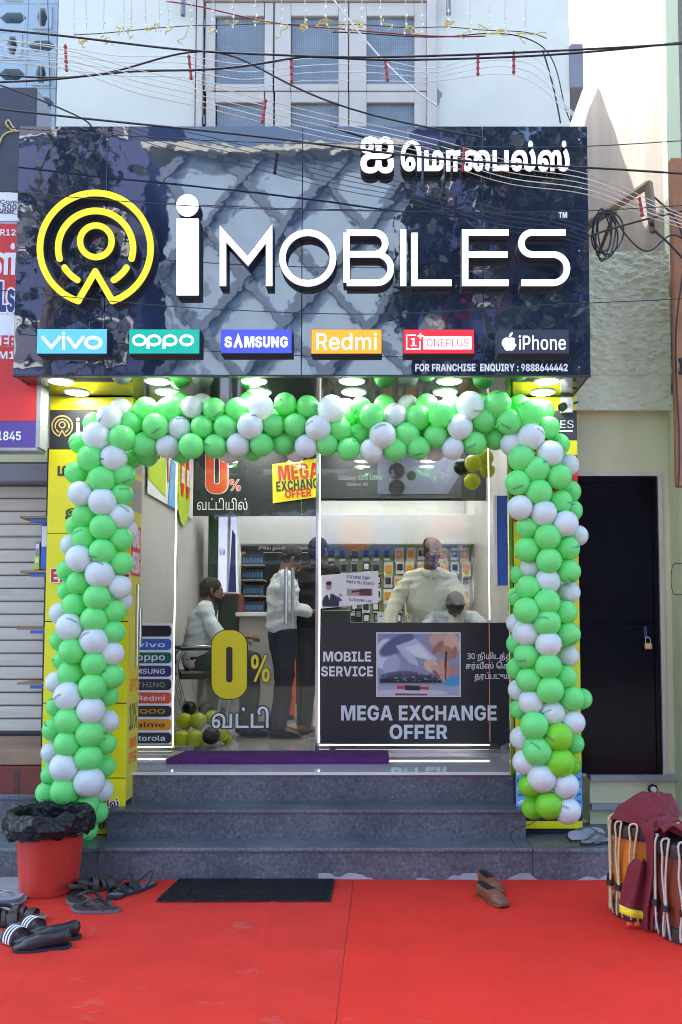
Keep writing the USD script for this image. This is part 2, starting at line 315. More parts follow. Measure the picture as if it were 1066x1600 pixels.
MAT['photo_print'] = usdkit.material(stage, '/World/Looks/photo_print', {'a': ('attribute', {'attribute': 'print_colour'}), 'p': ('principled_bsdf', {'roughness': .4})}, [('a.color', 'p.base_color')], surface='p.BSDF')
def picture(b, Y, y, shapes, parent, bg, blur=1.2, nx=132, name='picture', grain=6):
    """a printed photograph: flat sheet in the box b of the plane Y, its print carried by the sheet's vertices"""
    from PIL import Image, ImageDraw, ImageFilter
    ny = int(nx * (b[3] - b[1]) / (b[2] - b[0])); k = 4; im = Image.new('RGB', (nx * k, ny * k), bg); s = nx * k / (b[2] - b[0])
    for sh in shapes:
        pts, col, bl = sh if len(sh) == 3 else (*sh, 0); lay = Image.new('L', im.size); ImageDraw.Draw(lay).polygon([((x - b[0]) * s, (y_ - b[1]) * s) for x, y_ in pts], 255)
        if bl: lay = lay.filter(ImageFilter.GaussianBlur(bl * k))
        im.paste(Image.new('RGB', im.size, col), (0, 0), lay)
    A = np.asarray(im.filter(ImageFilter.GaussianBlur(blur * k / 2)).resize((nx, ny), Image.BOX), float); A = np.clip(A + np.random.default_rng(3).normal(0, grain, A.shape), 0, 255) / 255
    A = np.where(A < .04045, A / 12.92, ((A + .055) / 1.055) ** 2.4); x0, z0, x1, z1 = pbox(b, Y)
    g = grid(lambda u, v: np.stack([x0 + (x1 - x0) * u, np.full_like(u, y), z1 + (z0 - z1) * v], -1), nx, ny); g.faces = g.faces[:, ::-1]
    o = obj(name, g, 'photo_print', parent)
    UsdGeom.PrimvarsAPI(UsdGeom.Mesh(o)).CreatePrimvar('print_colour', Sdf.ValueTypeNames.Color3fArray, 'vertex').Set([Gf.Vec3f(*map(float, c)) for c in A.transpose(1, 0, 2).reshape(-1, 3)])
    return o
# ---------------------------------------------------------------- setting: street, carpet, steps
YA, YB, YC, YG, YP, YS = 5.2, 5.45, 5.70, 6.57, 5.55, 5.08   # first riser, second, third, glass, side boards, sign face
Z1, Z2, Z3 = PZ(1325, YA), PZ(1265, YB), PZ(1206, YC)
obj('street', bx(-60, 60, -60, 60, -.3, 0), 'street', kind='structure')
def carpet(x0, x1, m, label, seed):
    r = np.random.default_rng(seed)
    def fn(u, v):
        x = x0 + (x1 - x0) * u; y = 2.3 + (YA - .012 - 2.3) * v
        e = .018 * (meshkit.noise(np.stack([x * 9, y * 0, y * 0], -1), seed) - .5)
        y = y + e * (v > .99)
        z = .006 + .010 * (meshkit.fbm(np.stack([x * 1.6, y * 3.2, x * 0], -1), 3, seed) - .3) + .004 * np.exp(-((meshkit.noise(np.stack([x * .9 + 3, y * .5, x * 0], -1), seed + 2) - .5) / .012) ** 2)
        return np.stack([x, y, z], -1)
    a = grid(fn, 120, 110); obj('red_carpet', a, m, smooth=True, label=label, cat='carpet', group='red carpet strips laid in front of the steps')
seam = PX(553.5, 5.2)
carpet(-2.02, seam - .0012, 'carpet_red_worn', 'faded scuffed red carpet strip under the bucket and the sandals', 3)
carpet(seam + .0012, 4.2, 'carpet_red', 'brighter red carpet strip under the brown loafers and the drums', 5)

st = thing('entrance_steps', 'three speckled blue grey granite steps rising to the shop door', 'steps', (0, 0, 0))
xl = [PX(153.5, YA, 1340), PX(168, YB, 1290), PX(203, YC, 1230)]; xr = [PX(832, YA, 1340), PX(822, YB, 1290), PX(806, YC, 1230)]
zz = [0, Z1, Z2, Z3]; yy = [YA, YB, YC, 6.0]
for k in range(3):
    obj('riser', bx(xl[k], xr[k], yy[k], yy[k] + .02, zz[k] - (.02 if k else 0), zz[k + 1] - .022), 'granite', st)
    if k < 2: obj('tread', bx(xl[k], xr[k], yy[k] - .012, yy[k + 1] + .01, zz[k + 1] - .022, zz[k + 1], .004), 'granite_skylit', st)
def rough_skirt(x0, x1, y, h, seed):
    xs = np.linspace(x0, x1, int((x1 - x0) / .02)); n = meshkit.fbm(np.stack([xs * 7, xs * 0, xs * 0], -1), 3, seed)
    hh = h * np.clip((n - .38) * 3.2, .03, 1)
    return plate(Polygon(list(zip(xs, hh)) + [(x1, .0), (x0, .0)]), y, .006)
obj('cement_skirt', rough_skirt(PX(500, YA), PX(955, YA), YA, .045, 3), 'cement', st)
# shop floor and porch
obj('shop_floor', [bx(-1.95, .98, yy[2] - .012, 6.55, Z3 - .022, Z3, .003), bx(-1.95, 1.9, 6.55, 11.2, Z3 - .03, Z3 - .002)], 'tile_floor', kind='structure')
# lower plinths at both sides
pl = thing('side_plinth', 'low dark stone ledge beside the steps below the black door', 'plinth')
obj('slab', bx(xr[0] + .004, 2.6, YA - .004, 5.9, Z1 - .03, Z1 - .004, .004), 'granite_skylit', pl)
obj('face', bx(xr[0] + .004, 2.6, YA + .004, YA + .03, 0, Z1 - .03), 'granite', pl)
pl = thing('side_plinth', 'low dark stone ledge behind the red bucket', 'plinth')
obj('slab', bx(-2.6, xl[0] - .004, YA - .004, 5.9, Z1 - .03, Z1 - .004, .004), 'granite_skylit', pl)
obj('face', bx(-2.6, xl[0] - .004, YA + .004, YA + .03, 0, Z1 - .03), 'granite', pl)
obj('pavement', bx(-4.5, -2.03, 4.2, YA - .001, 0, .022), 'cement', kind='structure')
pl = thing('side_plinth', 'high dark stone ledge under the roller shutter', 'plinth')
zz2 = PZ(1243, 5.56)
obj('slab', bx(-4.5, PX(64, 5.56), 5.56, 6.6, zz2 - .03, zz2, .004), 'granite_skylit', pl)
obj('face', bx(-4.5, PX(64, 5.56), 5.57, 5.60, Z1 - .004, zz2 - .03), 'granite', pl)

# ---------------------------------------------------------------- the shop's own building
YF = 6.0
xw0, xw1 = PX(90, YF, 100), PX(890, YF, 100)
wx0, wx1 = PX(305, YF, 100), PX(682, YF, 100); wz1 = PZ(-6, YF); wz0 = PZ(330, YF); ZT = 6.5; zfl = 3.63
hb = thing('shop_building', 'pale green white upper storey with the wooden window above the sign', 'building')
obj('wall', [bx(xw0, wx0, YF, YF + .25, zfl, ZT), bx(wx1, xw1, YF, YF + .25, zfl, ZT), bx(wx0, wx1, YF, YF + .25, zfl, wz0), bx(wx0, wx1, YF, YF + .25, wz1, ZT),
             bx(xw0, xw0 + .2, YF + .25, 11.3, zfl, ZT), bx(xw1 - .2, xw1, YF + .25, 11.3, zfl, ZT), bx(xw0 + .2, xw1 - .2, 11.1, 11.3, zfl, ZT)], 'white_wall', hb)
obj('roof', bx(xw0, xw1, YF, 11.3, ZT, ZT + .15), 'white_wall', hb)
obj('upper_floor', bx(xw0, xw1, YF + .25, 11.3, zfl, zfl + .2), 'ceil_white', hb)
obj('added_shadow_block', bx(xw0, xw1, 9.7, 12.5, ZT + .15, 9.0), 'white_wall', hb)  # unseen block added to cast the diagonal shadow on the side wall
cz = PZ(70, YF)
obj('window_hood', bx(xw1 + .002, xw1 + .10, YF - .02, YF + .6, cz - .35, cz, .01), 'grey_paint', hb)
obj('wall_patch', plate(union_all([Point(PX(688, YF), PZ(148, YF)).buffer(.028), affinity.scale(Point(PX(687, YF), PZ(152, YF)).buffer(.03), .6, 2.2)]), YF, .003), 'print_grey', hb)
# rods that hang above the window
for px, y1 in ((286, 24), (701, 22)):
    obj('drain_pipe', tube([P(px, -60, 5.95), P(px, y1, 5.95)], .018, 8), 'grey_paint', hb)
# window: outer frame, three casements over three, each with its pane
wn = thing('wooden_window', 'weathered pinkish white wooden casement window above the shop sign', 'window')
def pxb(x0, x1, y0, y1, Y0, Y1, b=.004): a, c = P(x0, y1, YF), P(x1, y0, YF); return bx(a[0], c[0], Y0, Y1, a[2], c[2], b)
gx = [(337, 413), (455, 529), (573, 648)]; gy = [(26, 132), (161, 300)]
obj('frame', [pxb(305, 319, -6, 330, YF - .03, YF + .08), pxb(668, 682, -6, 330, YF - .03, YF + .08), pxb(319, 668, -6, 4, YF - .028, YF + .08)], 'window_paint', wn)
for c0, c1 in ((320, 427.4), (428.6, 544.4), (545.6, 667)):
    k = [q for q in gx if c0 < q[0] < c1][0]
    for r0, r1 in ((5, 143), (144.5, 330)):
        g = [q for q in gy if r0 < q[0] < r1][0]
        cs = obj('casement', [pxb(c0, k[0], r0, r1, YF - .01, YF + .04), pxb(k[1], c1, r0, r1, YF - .01, YF + .04), pxb(k[0], k[1], r0, g[0], YF - .0095, YF + .04), pxb(k[0], k[1], g[1], r1, YF - .0095, YF + .04)], 'window_paint', wn)
        obj('pane', pxb(k[0], k[1], g[0], g[1], YF + .016, YF + .022, 0), 'wired_glass', cs)
for x_ in (319, 668):
    for y_ in (30, 118, 180):
        obj('hinge', tube([P(x_, y_, YF - .016), P(x_, y_ + 14, YF - .016)], .008, 6), 'grey_paint', wn)

# ---------------------------------------------------------------- neighbour at the left: pierced block wall, shutter shop
nb = thing('shutter_building', 'pale building with the roller shutter beside the yellow board', 'building')
lx1 = xw0 - .002
sz1, sz0 = PZ(757, 6.0), PZ(1152, 6.0)
obj('wall', [bx(-9, lx1, 6.25, 6.5, 0, 4.3), bx(-9, -4.2, 6.0, 6.25, 0, 4.3), bx(-9, -7.5, 6.5, 12, 0, 9.2), bx(-9, lx1 - .1, 7.4, 7.7, 4.3, 9.2), bx(-9, lx1 - .1, 6.35, 12, 9.2, 9.4), bx(lx1 - .25, lx1 - .05, 7.7, 12, 4.0, 9.2)], 'blue_white', nb)  # unseen upper walls and roof made tall to shade the street and screen
obj('lintel', bx(-4.2, -1.95, 5.98, 6.25, PZ(722, 5.98), 3.9), 'cream_wall', nb)
obj('shutter_box', bx(-4.2, -1.95, 5.90, 6.24, sz1 + .002, PZ(724, 5.9), .01), 'grey_paint', nb)
sh = thing('roller_shutter', 'closed cream roller shutter with dirty horizontal slats', 'shutter')
nsl = 19
for k in range(nsl):
    za, zb = sz0 + .03 + (sz1 - sz0 - .03) * k / nsl, sz0 + .03 + (sz1 - sz0 - .03) * (k + 1) / nsl
    s_ = Polygon([(0, za + .003), (-.012, za + .012), (-.014, (za + zb) / 2), (-.012, zb - .008), (0, zb - .002), (.006, zb - .002), (.006, za + .003)])
    e = trimesh.creation.extrude_polygon(s_, 2.2, engine='earcut'); v = e.vertices
    obj('slat', trimesh.Trimesh(np.stack([-4.15 + v[:, 2], 6.06 + v[:, 0], v[:, 1]], 1), e.faces), 'shutter_cream', sh)
obj('bottom_bar', bx(-4.15, -1.95, 6.03, 6.075, sz0 - .06, sz0 + .03, .006), 'black_plastic', sh)
obj('backing', bx(-4.15, -1.95, 6.08, 6.10, sz0 - .06, sz1), 'dark_gap', sh)
# pierced screen wall, block by block
jx1 = PX(89, 6.4, 60); jali = thing('pierced_block_wall', 'pale blue screen wall of pierced concrete blocks at the upper corner', 'wall')
bw, bh = .235, .235
def block(cx, cz, kind):
    o = sbox(cx - bw / 2 + .002, cz - bh / 2 + .002, cx + bw / 2 - .002, cz + bh / 2 - .002)
    w, h = (.110, .046) if kind == 0 else (.036, .070)
    hx = Polygon([(cx - w, cz), (cx - w * .5, cz + h), (cx + w * .5, cz + h), (cx + w, cz), (cx + w * .5, cz - h), (cx - w * .5, cz - h)])
    rim = sbox(cx - .075, cz - .095, cx + .075, cz + .095)
    return plate(o.difference(hx), 6.56, .16) if kind == 0 else cat_([plate(o.difference(hx), 6.56, .16), plate(rim.difference(hx.buffer(.006)), 6.4, .008)])
zc = PZ(205, 6.4)
for i in range(5):
    for j in range(10):
        obj('block', block(jx1 - bw * (i + .5), zc + bh * (j - 1), (i + j) % 2), 'blue_white', jali)
obj('base_wall', bx(jx1 - bw * 5, jx1, 6.42, 6.56, 3.9, zc - bh * 1.5), 'blue_white', jali)
obj('shade_sheet', bx(jx1 - bw * 5, jx1, 7.0, 7.05, 3.9, zc + bh * 9), 'dark_gap', jali)  # black sheet imitating the shade seen through the block holes
# ---------------------------------------------------------------- neighbour at the right
rb = thing('door_building', 'cream plastered front with the black metal door', 'building')
xp = PX(1055, 5.85, 1200); YW = 5.85
dx0, dx1 = PX(902, YW, 900), PX(1036, YW, 1200); dz1, dz0 = PZ(744, YW), PZ(1210, YW)
xs0 = xw1 - .32
zl, zt = PZ(641, 5.77), PZ(393, 5.77)
obj('wall', [bx(xs0, xp, YW, YW + .25, dz1 + .004, zl + .02), bx(dx1 + .028, xp, YW, YW + .25, dz0, dz1 + .004), bx(xs0 + .36, xp, YW + .002, YW + .25, Z1 - .01, dz0 - .04)], 'cream_wall', rb)
obj('stucco_panel', grid(lambda u, v: np.stack([xs0 + (xp - xs0) * u, 5.775 - .045 * np.clip(meshkit.fbm(np.stack([u * 20, v * 46, u * 0], -1), 3, 2) - .28, 0, 1) * np.where(v > .22, 1, .45), zl + (zt - zl) * v], -1), 170, 260), 'stucco', rb, smooth=True)
obj('stucco_backing', bx(xs0, xp, 5.785, 6.3, zl, zt - .002), 'stucco', rb)
obj('plinth_band', [bx(xs0 + .36, xp, YW - .05, YW, PZ(1266, YW - .05), PZ(1257, YW - .05)), bx(xs0 + .36, xp, YW - .03, YW + .1, dz0 - .04, dz0 - .002)], 'cement', rb)
xq = PX(1040, 5.6, 900)
obj('pier', [bx(xp + .001, xp + .6, 5.5, 6.4, 0, PZ(600, 5.5)), bx(xp + .04, xp + .6, 5.51, 6.4, PZ(600, 5.5), PZ(390, 5.5))], 'cream_wall', rb)
obj('pier_strip', bx(PX(1056.5, 5.5), xp + .7, 5.44, 5.5, PZ(760, 5.44), PZ(245, 5.44), .01), 'terracotta', rb)
obj('door_frame', [bx(dx1, dx1 + .03, YW - .012, YW + .06, dz0, dz1 + .03), bx(xs0 + .3, dx1, YW - .01, YW + .06, dz1, dz1 + .03)], 'window_paint', rb)
cw = mat('pipe_grey', (.25, .25, .25), .5, .1, 8)
pz_ = P(1020, 1233, YW - .001); ann = Point(pz_[0], pz_[2]).buffer(.032)
obj('pipe_collar', plate(union_all([affinity.rotate(affinity.scale(ann, 1.1, .75), a) for a in (0, 40, 95, 140)]), YW - .001, .004), 'black_matte', rb)
obj('pipe_end', lathe([(0, 0), (.018, 0), (.02, .02), (.014, .022), (.012, .01), (0, .01)], 16) if 0 else rot(mv(lathe([(0, .03), (.016, .03), (.02, .026), (.02, 0), (0, 0)], 16), (0, 0, 0)), math.pi / 2, (1, 0, 0)).apply_translation((pz_[0], YW - .005, pz_[2])), 'white_paint', rb)
ww = PX(900, 6.3)
nb2 = thing('plastered_side_wall', 'tall sunlit side wall with streaked white plaster at the upper right', 'wall')
obj('wall_face', grid(lambda u, v: np.stack([2.30 + .05 * (meshkit.fbm(np.stack([u * 20, v * 6, u * 0], -1), 3, 8) - .5), 6.62 + 9 * u, 2.5 + 8 * v], -1), 90, 60), 'bright_wall', nb2, smooth=True)
obj('wall_core', bx(2.36, 3.2, 6.62, 15.6, 2.5, 10.5), 'bright_wall', nb2)
obj('corner_trim', bx(2.29, 2.40, 6.5, 6.62, 2.4, 10.5, .01), 'cream_wall', nb2)
obj('terrace', bx(xp - .6, 2.29, 6.3, 9, zt - .1, zt - .02), 'cement', nb2)
# black metal door with its hasp; the padlock hangs on it
dr = thing('metal_door', 'black painted sheet metal door in the cream wall', 'door')
zm = PZ(975, YW)
obj('leaf', [bx(dx0 - .1, dx1 - .006, YW - .002, YW + .03, zm + .004, dz1 - .008, .004), bx(dx0 - .1, dx1 - .006, YW - .002, YW + .03, dz0 + .004, zm, .004)], 'black_door', dr)
obj('backing', bx(dx0 - .1, dx1 - .004, YW + .031, YW + .05, dz0, dz1), 'black_plastic', dr)
obj('stile', [bx(dx1 - .045, dx1 - .008, YW - .014, YW - .002, dz0 + .006, dz1 - .05, .004), bx(dx0 - .1, dx1 - .008, YW - .0135, YW - .002, dz1 - .05, dz1 - .008, .004)], 'black_door', dr)
q = P(1009, 990, YW - .02)
obj('hasp', bx(q[0] - .012, q[0] + .012, YW - .022, YW - .003, q[2] - .03, q[2] + .05, .003), 'print_navy', dr)
lk = thing('padlock', 'small brass padlock hanging on the black door', 'padlock', (q[0] + .01, YW - .035, q[2] - .11))
obj('body', bx(-.028, .028, -.012, .012, 0, .045, .006), 'brass', lk)
a = np.linspace(0, math.pi, 12); obj('shackle', tube(np.c_[.017 * np.cos(a), a * 0, .066 + .017 * np.sin(a)].tolist() if 0 else np.vstack([[.017, 0, .04], np.c_[.017 * np.cos(a), a * 0, .068 + .017 * np.sin(a)], [-.017, 0, .04]]), .004, 8), 'steel', lk, smooth=True)
# ---------------------------------------------------------------- the shop sign
from shapely.ops import transform as shp_t
def W(s, Y): return shp_t(lambda x, y, z=None: tuple(np.array([[*P(a, b, Y)[[0, 2]]] for a, b in zip(np.atleast_1d(x), np.atleast_1d(y))]).T), s)
def stroke(pts, w, join=2, cap=2): return LineString(pts).buffer(w / 2, join_style=join, cap_style=cap, resolution=20)
def arc(cx, cy, rx, a0, a1, n=40, ry=None): t = np.radians(np.linspace(a0, a1, n)); return [(cx + rx * math.cos(q), cy - (ry or rx) * math.sin(q)) for q in t]
zs = P(600, 586, YS)[2]; zst = P(600, 197, YS)[2]
sx0, sx1 = PX(22, YS, 500), PX(922.5, YS, 500); YSB = YP + .01
sg = thing('shop_sign', 'large glossy black shop sign with raised white and yellow lit lettering', 'sign')
seams = [sx0] + [PX(p, YS, 400) for p in (165, 472, 755)] + [sx1]
for a, b in zip(seams, seams[1:]):
    obj('panel', bx(a + .0012, b - .0012, YS, YS + .02, zs, zst, .002), 'sign_gloss', sg)
obj('seam_backing', bx(sx0 + .01, sx1 - .01, YS + .021, YS + .03, zs + .005, zst - .01), 'print_grey', sg)
obj('side_panel', [bx(sx0, sx0 + .02, YS + .03, YSB, zs, zst - .002), bx(sx1 - .02, sx1, YS + .03, YSB, zs, zst - .002), bx(sx0, sx1, YS + .03, YSB, zst - .022, zst - .002)], 'print_charcoal', sg)
obj('soffit', [bx(sx0 + .021, sx1 - .021, YS + .031, YSB, zs + .002, zs + .014)], 'soffit_gloss', sg)
obj('trim', bx(sx0 - .002, sx1 + .002, YS - .004, YS + .03, zs - .008, zs - .001, .002), 'print_charcoal', sg)
YL = YS - .058
def raised(name, shp, face, label=None, d=.053, Y=YS, side='letter_side'):
    p = obj(name, plate(shp, Y - .003, d), side, sg, label=label)
    obj('lit_face', plate(shp.buffer(-.002), Y - .003 - d - .0005, .004), face, p)
    return p
w_ = 11
logo = LineString(arc(149, 388, 86.5, -72, 252, 90) + [(149, 424)]).coords
ring = Polygon(list(logo)).buffer(5.5, join_style=1).difference(Polygon(list(logo)).buffer(-5.5, join_style=1))
for s in (ring, stroke(arc(149.5, 388, 58.5, -16, 196, 60), w_, 1, 1), stroke(arc(149.5, 388, 57, 212, 240, 14), w_, 1, 1), stroke(arc(149.5, 388, 57, -32, -60, 14), w_, 1, 1), Point(150, 377).buffer(30, 24).difference(Point(150, 377).buffer(19.5, 24))):
    raised('emblem_stroke', W(s, YL), 'yellow_lit')
raised('letter', W(sbox(275, 341, 311.5, 462).buffer(-2).buffer(2), YL), 'white_lit')
raised('letter_dot', W(Point(293, 321).buffer(18, 20), YL), 'white_lit')
y0_, y1_ = 363.2, 441.8
L_ = {'m': stroke([(348.5, 447.3), (348.5, y0_ + 2), (387.5, 408), (420.7, y0_ + 2), (420.7, 447.3)], w_),
      'o': Point(481, 403).buffer(45, 32).difference(Point(481, 403).buffer(34, 32)),
      'b': union_all([stroke([(541.5, y0_), (541.5, y1_)], w_), stroke([(541.5, y0_)] + arc(585, y0_ + 17, 17, 90, -90) + [(541.5, y0_ + 34)], w_, 1), stroke([(541.5, y1_ - 44.6)] + arc(588.5, y1_ - 22.3, 22.3, 90, -90) + [(541.5, y1_)], w_, 1)]),
      'i': sbox(625, y0_ - 5.5, 635.5, y1_ + 5.5), 'l': stroke([(648, y0_ - 0), (648, y1_), (706.5, y1_)], w_),
      'e': union_all([stroke([(795.5, y0_), (727, y0_), (727, y1_), (795.5, y1_)], w_), stroke([(727, 397.5), (794, 397.5)], w_)]),
      's': stroke([(884.5, y0_)] + arc(832, y0_ + 17.1, 17.1, 90, 270) + arc(864, y1_ - 22.1, 22.1, 90, -90) + [(814, y1_)], w_, 1)}
for k in 'mobiles': raised('letter', W(L_[k], YL), 'white_lit')
gt = glyphs('ஐ', 't', 900).buffer(.9); raised('tamil_letter', fit(gt, *pbox((563, 213, 616, 271), YL)), 'white_lit')
gt = glyphs('ெமாைபல்ஸ்', 't', 900).buffer(1.3)
for g in sorted(geoms(fit(gt, *pbox((626, 219, 890, 268), YL))), key=lambda g: g.bounds[0]): raised('tamil_letter', g, 'white_lit')
tmk = obj('trademark_disc', plate(W(Point(879.5, 336.5).buffer(9), YS), YS - .001, .004), 'print_black', sg); obj('trademark', plate(T('TM', (873, 332, 886, 341), YS, 'i', 800), YS - .006, .001), 'print_white', tmk)
obj('enquiry_line', plate(T('FOR FRANCHISE  ENQUIRY : 9888644442', (649, 568.5, 887, 581), YS, 'i', 800), YS - .001, .003), 'print_white', sg)
obj('screw', [mv(trimesh.creation.icosphere(1, .006), P(x, y, YS)) for x in (40, 168, 470, 758, 905) for y in (218, 392, 574)], 'steel', sg, kind='stuff')
# small lit boxes with their wordmarks
YB_ = YS - .06
def logo_box(b, m, marks, label):
    p = obj('logo_box', plate(rbox(b, YB_), YS - .001, .056), 'letter_side', sg, label=label)
    obj('lit_face', plate(rbox(b, YB_).buffer(-.003), YB_ + .002, .004), m, p)
    for i, s in enumerate(marks): obj('lettering', plate(s[0], YB_ - .0025, .0015), s[1], p)
YT = YB_
o_ = lambda cx, cy, rx, ry, w=4: affinity.scale(Point(cx, cy).buffer(1, 24), rx + w / 2, ry + w / 2).difference(affinity.scale(Point(cx, cy).buffer(1, 24), rx - w / 2, ry - w / 2))
viv = union_all([stroke([(66, 526), (80.5, 543), (95, 526)], 4.6, 1), sbox(97.5, 525, 102, 546), affinity.rotate(sbox(97.7, 519, 102, 523), 45), stroke([(105, 526), (118, 543), (131, 526)], 4.6, 1), o_(146, 535.5, 11.5, 8, 5)])
logo_box((57, 513.5, 168, 553), 'box_vivo', [(W(viv, YT), 'white_lit')], 'pale blue logo box')
op = union_all([o_(218, 532, 9.5, 7.2), o_(241, 532, 9.5, 7.2), o_(266, 532, 9.5, 7.2), o_(292, 532, 9.5, 7.2), sbox(229.5, 531, 233.7, 545), sbox(254.5, 531, 258.7, 545)])
logo_box((201, 514, 312.5, 553), 'box_oppo', [(W(op, YT), 'white_lit')], 'green logo box')
sm = union_all([T('S', (351, 526, 363, 543), YT, 'i', 900), W(stroke([(367, 543), (372.5, 527), (378, 543)], 4.2), YT), T('MSUNG', (382, 526, 450, 543), YT, 'i', 900)])
logo_box((345, 514.5, 456.5, 552.5), 'box_sams', [(sm, 'white_lit')], 'indigo logo box')
logo_box((486, 514.5, 597, 553), 'box_redm', [(T('Redmi', (494, 520, 589, 547), YT, 'i', 500), 'white_lit')], 'orange logo box')
pl_ = W(union_all([stroke([(650, 524), (635.5, 524), (635.5, 545.5), (656.5, 545.5), (656.5, 533)], 1.8), sbox(645, 529, 648, 541), sbox(642.5, 529, 647, 531), sbox(642, 539.6, 651, 541), sbox(656, 520.5, 658.4, 530), sbox(652.5, 524.2, 662, 526.4)]), YT)
logo_box((630, 514.5, 741.5, 553), 'box_plus', [(pl_, 'white_lit'), (rbox((662, 526, 737, 546), YT).difference(T('ONEPLUS', (667, 529.5, 732, 542), YT, 'i', 450)), 'white_lit')], 'red logo box')
app = union_all([Point(792.5, 536).buffer(8.3, 16), Point(799.5, 536).buffer(8.3, 16), Point(793, 542.5).buffer(5.5, 12), Point(799, 542.5).buffer(5.5, 12)]).difference(Point(810.5, 533.5).buffer(6.5, 16)).union(affinity.rotate(affinity.scale(Point(798.3, 523.2).buffer(1, 10), 1.9, 4.4), -35 + 70))
logo_box((778, 514.5, 889.5, 553), 'box_slate', [(W(app, YT), 'white_lit'), (T('iPhone', (811, 524, 884, 547), YT, 'i', 520), 'white_lit')], 'dark slate logo box with a white fruit emblem')

# recessed lamps in the soffit: twelve round lamps in two rows
def soffY(py):
    lo, hi = YS, 7.0
    for _ in range(40):
        m_ = (lo + hi) / 2
        if P(600, py, m_)[2] > zs: hi = m_
        else: lo = m_
    return lo
rows = [(595, [95, 246, 397, 550, 702, 855], 'front'), (612.5, [120, 262, 405, 553, 696, 848], 'back')]
who = ['over the left board', 'second from the left board', 'third from the left board', 'third from the camera mount', 'second from the camera mount', 'beside the white camera']
lamp0 = None
for py, xs, rw in rows:
    Yl = soffY(py)
    for px, w in zip(xs, who):
        lab = f'round recessed lamp of the {rw} row under the sign, {w}'
        loc = (PX(px, Yl, py), Yl, zs)
        if lamp0 is None:
            lamp0 = thing('recessed_lamp', lab, 'lamp', loc, group='round lamps under the sign')
            obj('diffuser', lathe([(0, -.006), (.072, -.006), (.072, .001), (0, .001)], 28), 'lamp', lamp0)
            obj('trim_ring', lathe([(.073, .001), (.073, -.008), (.084, -.004), (.085, .001)], 28), 'white_paint', lamp0)
        else: copy(lamp0, loc, 0, lab)

# ---------------------------------------------------------------- the shop front: boards at both sides
def emblem(cx, cy, s, Y, col, parent, w=11):
    l = list(LineString(arc(0, 0, 86.5, -72, 252, 50) + [(0, 36)]).coords)
    sh_ = [Polygon(l).buffer(w / 2).difference(Polygon(l).buffer(-w / 2)), stroke(arc(0, 0, 58.5, -16, 196, 30), w, 1, 1), stroke(arc(0, 0, 57, 212, 240, 8), w, 1, 1), stroke(arc(0, 0, 57, -32, -60, 8), w, 1, 1), Point(0, -11).buffer(30, 12).difference(Point(0, -11).buffer(19.5, 12))]
    return obj('emblem', plate(W(affinity.translate(affinity.scale(union_all(sh_), s, s, origin=(0, 0)), cx, cy), Y), Y - .0032, .0006), col, parent)
def pr(t, b, Y, col, parent, font='i', wt=800, y=None, outline=None, ow=.004):
    s = T(t, b, Y, font, wt); y = Y - .0042 if y is None else y
    if outline: obj('lettering_outline', plate(s.buffer(ow), y, .0005), outline, parent); y -= .0008
    return obj('lettering', plate(s, y, .0006), col, parent)
xl0, xl1 = PX(78, YP, 640), PX(205, YP, 700)
lb = thing('side_board', 'tall yellow advertising board on the shutter side, dark band on top', 'advertising board')
def slab(py0, py1, x0, x1, m, parent, name='panel', g=.0015): return obj(name, bx(x0, x1, YP, YP + .02, PZ(py1, YP) + g, PZ(py0, YP) - g, .001), m, parent)
for a, b, m in ((620, 641, 'print_yellow'), (641, 702, 'print_charcoal'), (702, 833, 'print_yellow'), (833, 971, 'print_yellow'), (971, 1099, 'print_yellow'), (1099, 1216, 'print_yellow'), (1216, 1304, 'print_yellow')):
    slab(a, b, xl0, xl1, m, lb, g=.0035 if a > 800 else .0012)
obj('backing', bx(xl0 + .002, xl1 - .003, YP + .021, 5.82, Z1, zs - .002), 'dark_gap', lb)
emblem(97.5, 666, .185, YP, 'print_gold', lb)
pr('i', (119, 653, 125, 678), YP, 'print_white', lb); pr('MOBILES', (130, 662, 200, 677), YP, 'print_white', lb, wt=300)
pr('முழு', (90, 728, 150, 752), YP, 'print_charcoal', lb, 't', 800); pr('இலவச', (102, 794, 190, 812), YP, 'print_charcoal', lb, 't', 800)
pr('EXCHANGE', (80, 889, 203, 910), YP, 'print_red', lb, 'i', 900, outline='print_white', ow=.006)
pr('ரில்', (158, 1247, 186, 1265), YP, 'print_maroon', lb, 't', 900, outline='print_white', ow=.005); pr('கைபேசி', (90, 1279, 172, 1295), YP, 'print_maroon', lb, 't', 900, outline='print_white', ow=.005)
# its return face towards the entrance, on the plane x = xl1
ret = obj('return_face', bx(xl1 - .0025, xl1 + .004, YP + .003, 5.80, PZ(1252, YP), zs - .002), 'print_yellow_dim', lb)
def on_return(shape_uv, m, d=.0006, off=.0045):     # u along +y (0..1), z in metres
    e = cat_([trimesh.creation.extrude_polygon(g, d, engine='earcut') for g in geoms(shape_uv)]); v = e.vertices
    return obj('lettering', trimesh.Trimesh(np.stack([xl1 + off + v[:, 2], v[:, 0], v[:, 1]], 1), e.faces), m, lb)
za = lambda p: PZ(p, 5.67)
for b0, b1, m in ((720, 740, 'print_grey'), (750, 800, 'print_grey'), (822, 900, 'print_red')): on_return(sbox(5.575, za(b1), 5.79, za(b0)), m)
for t, a, b, m in (('UPTO', 1060, 1080, 'print_orange_red'), ('10%', 1098, 1140, 'print_charcoal'), ('CASHBACK', 1152, 1168, 'print_orange_red'), ('OFFER', 1175, 1192, 'print_orange_red')): on_return(fit(glyphs(t, 'i', 700), 5.60, za(b), 5.77, za(a)), m)
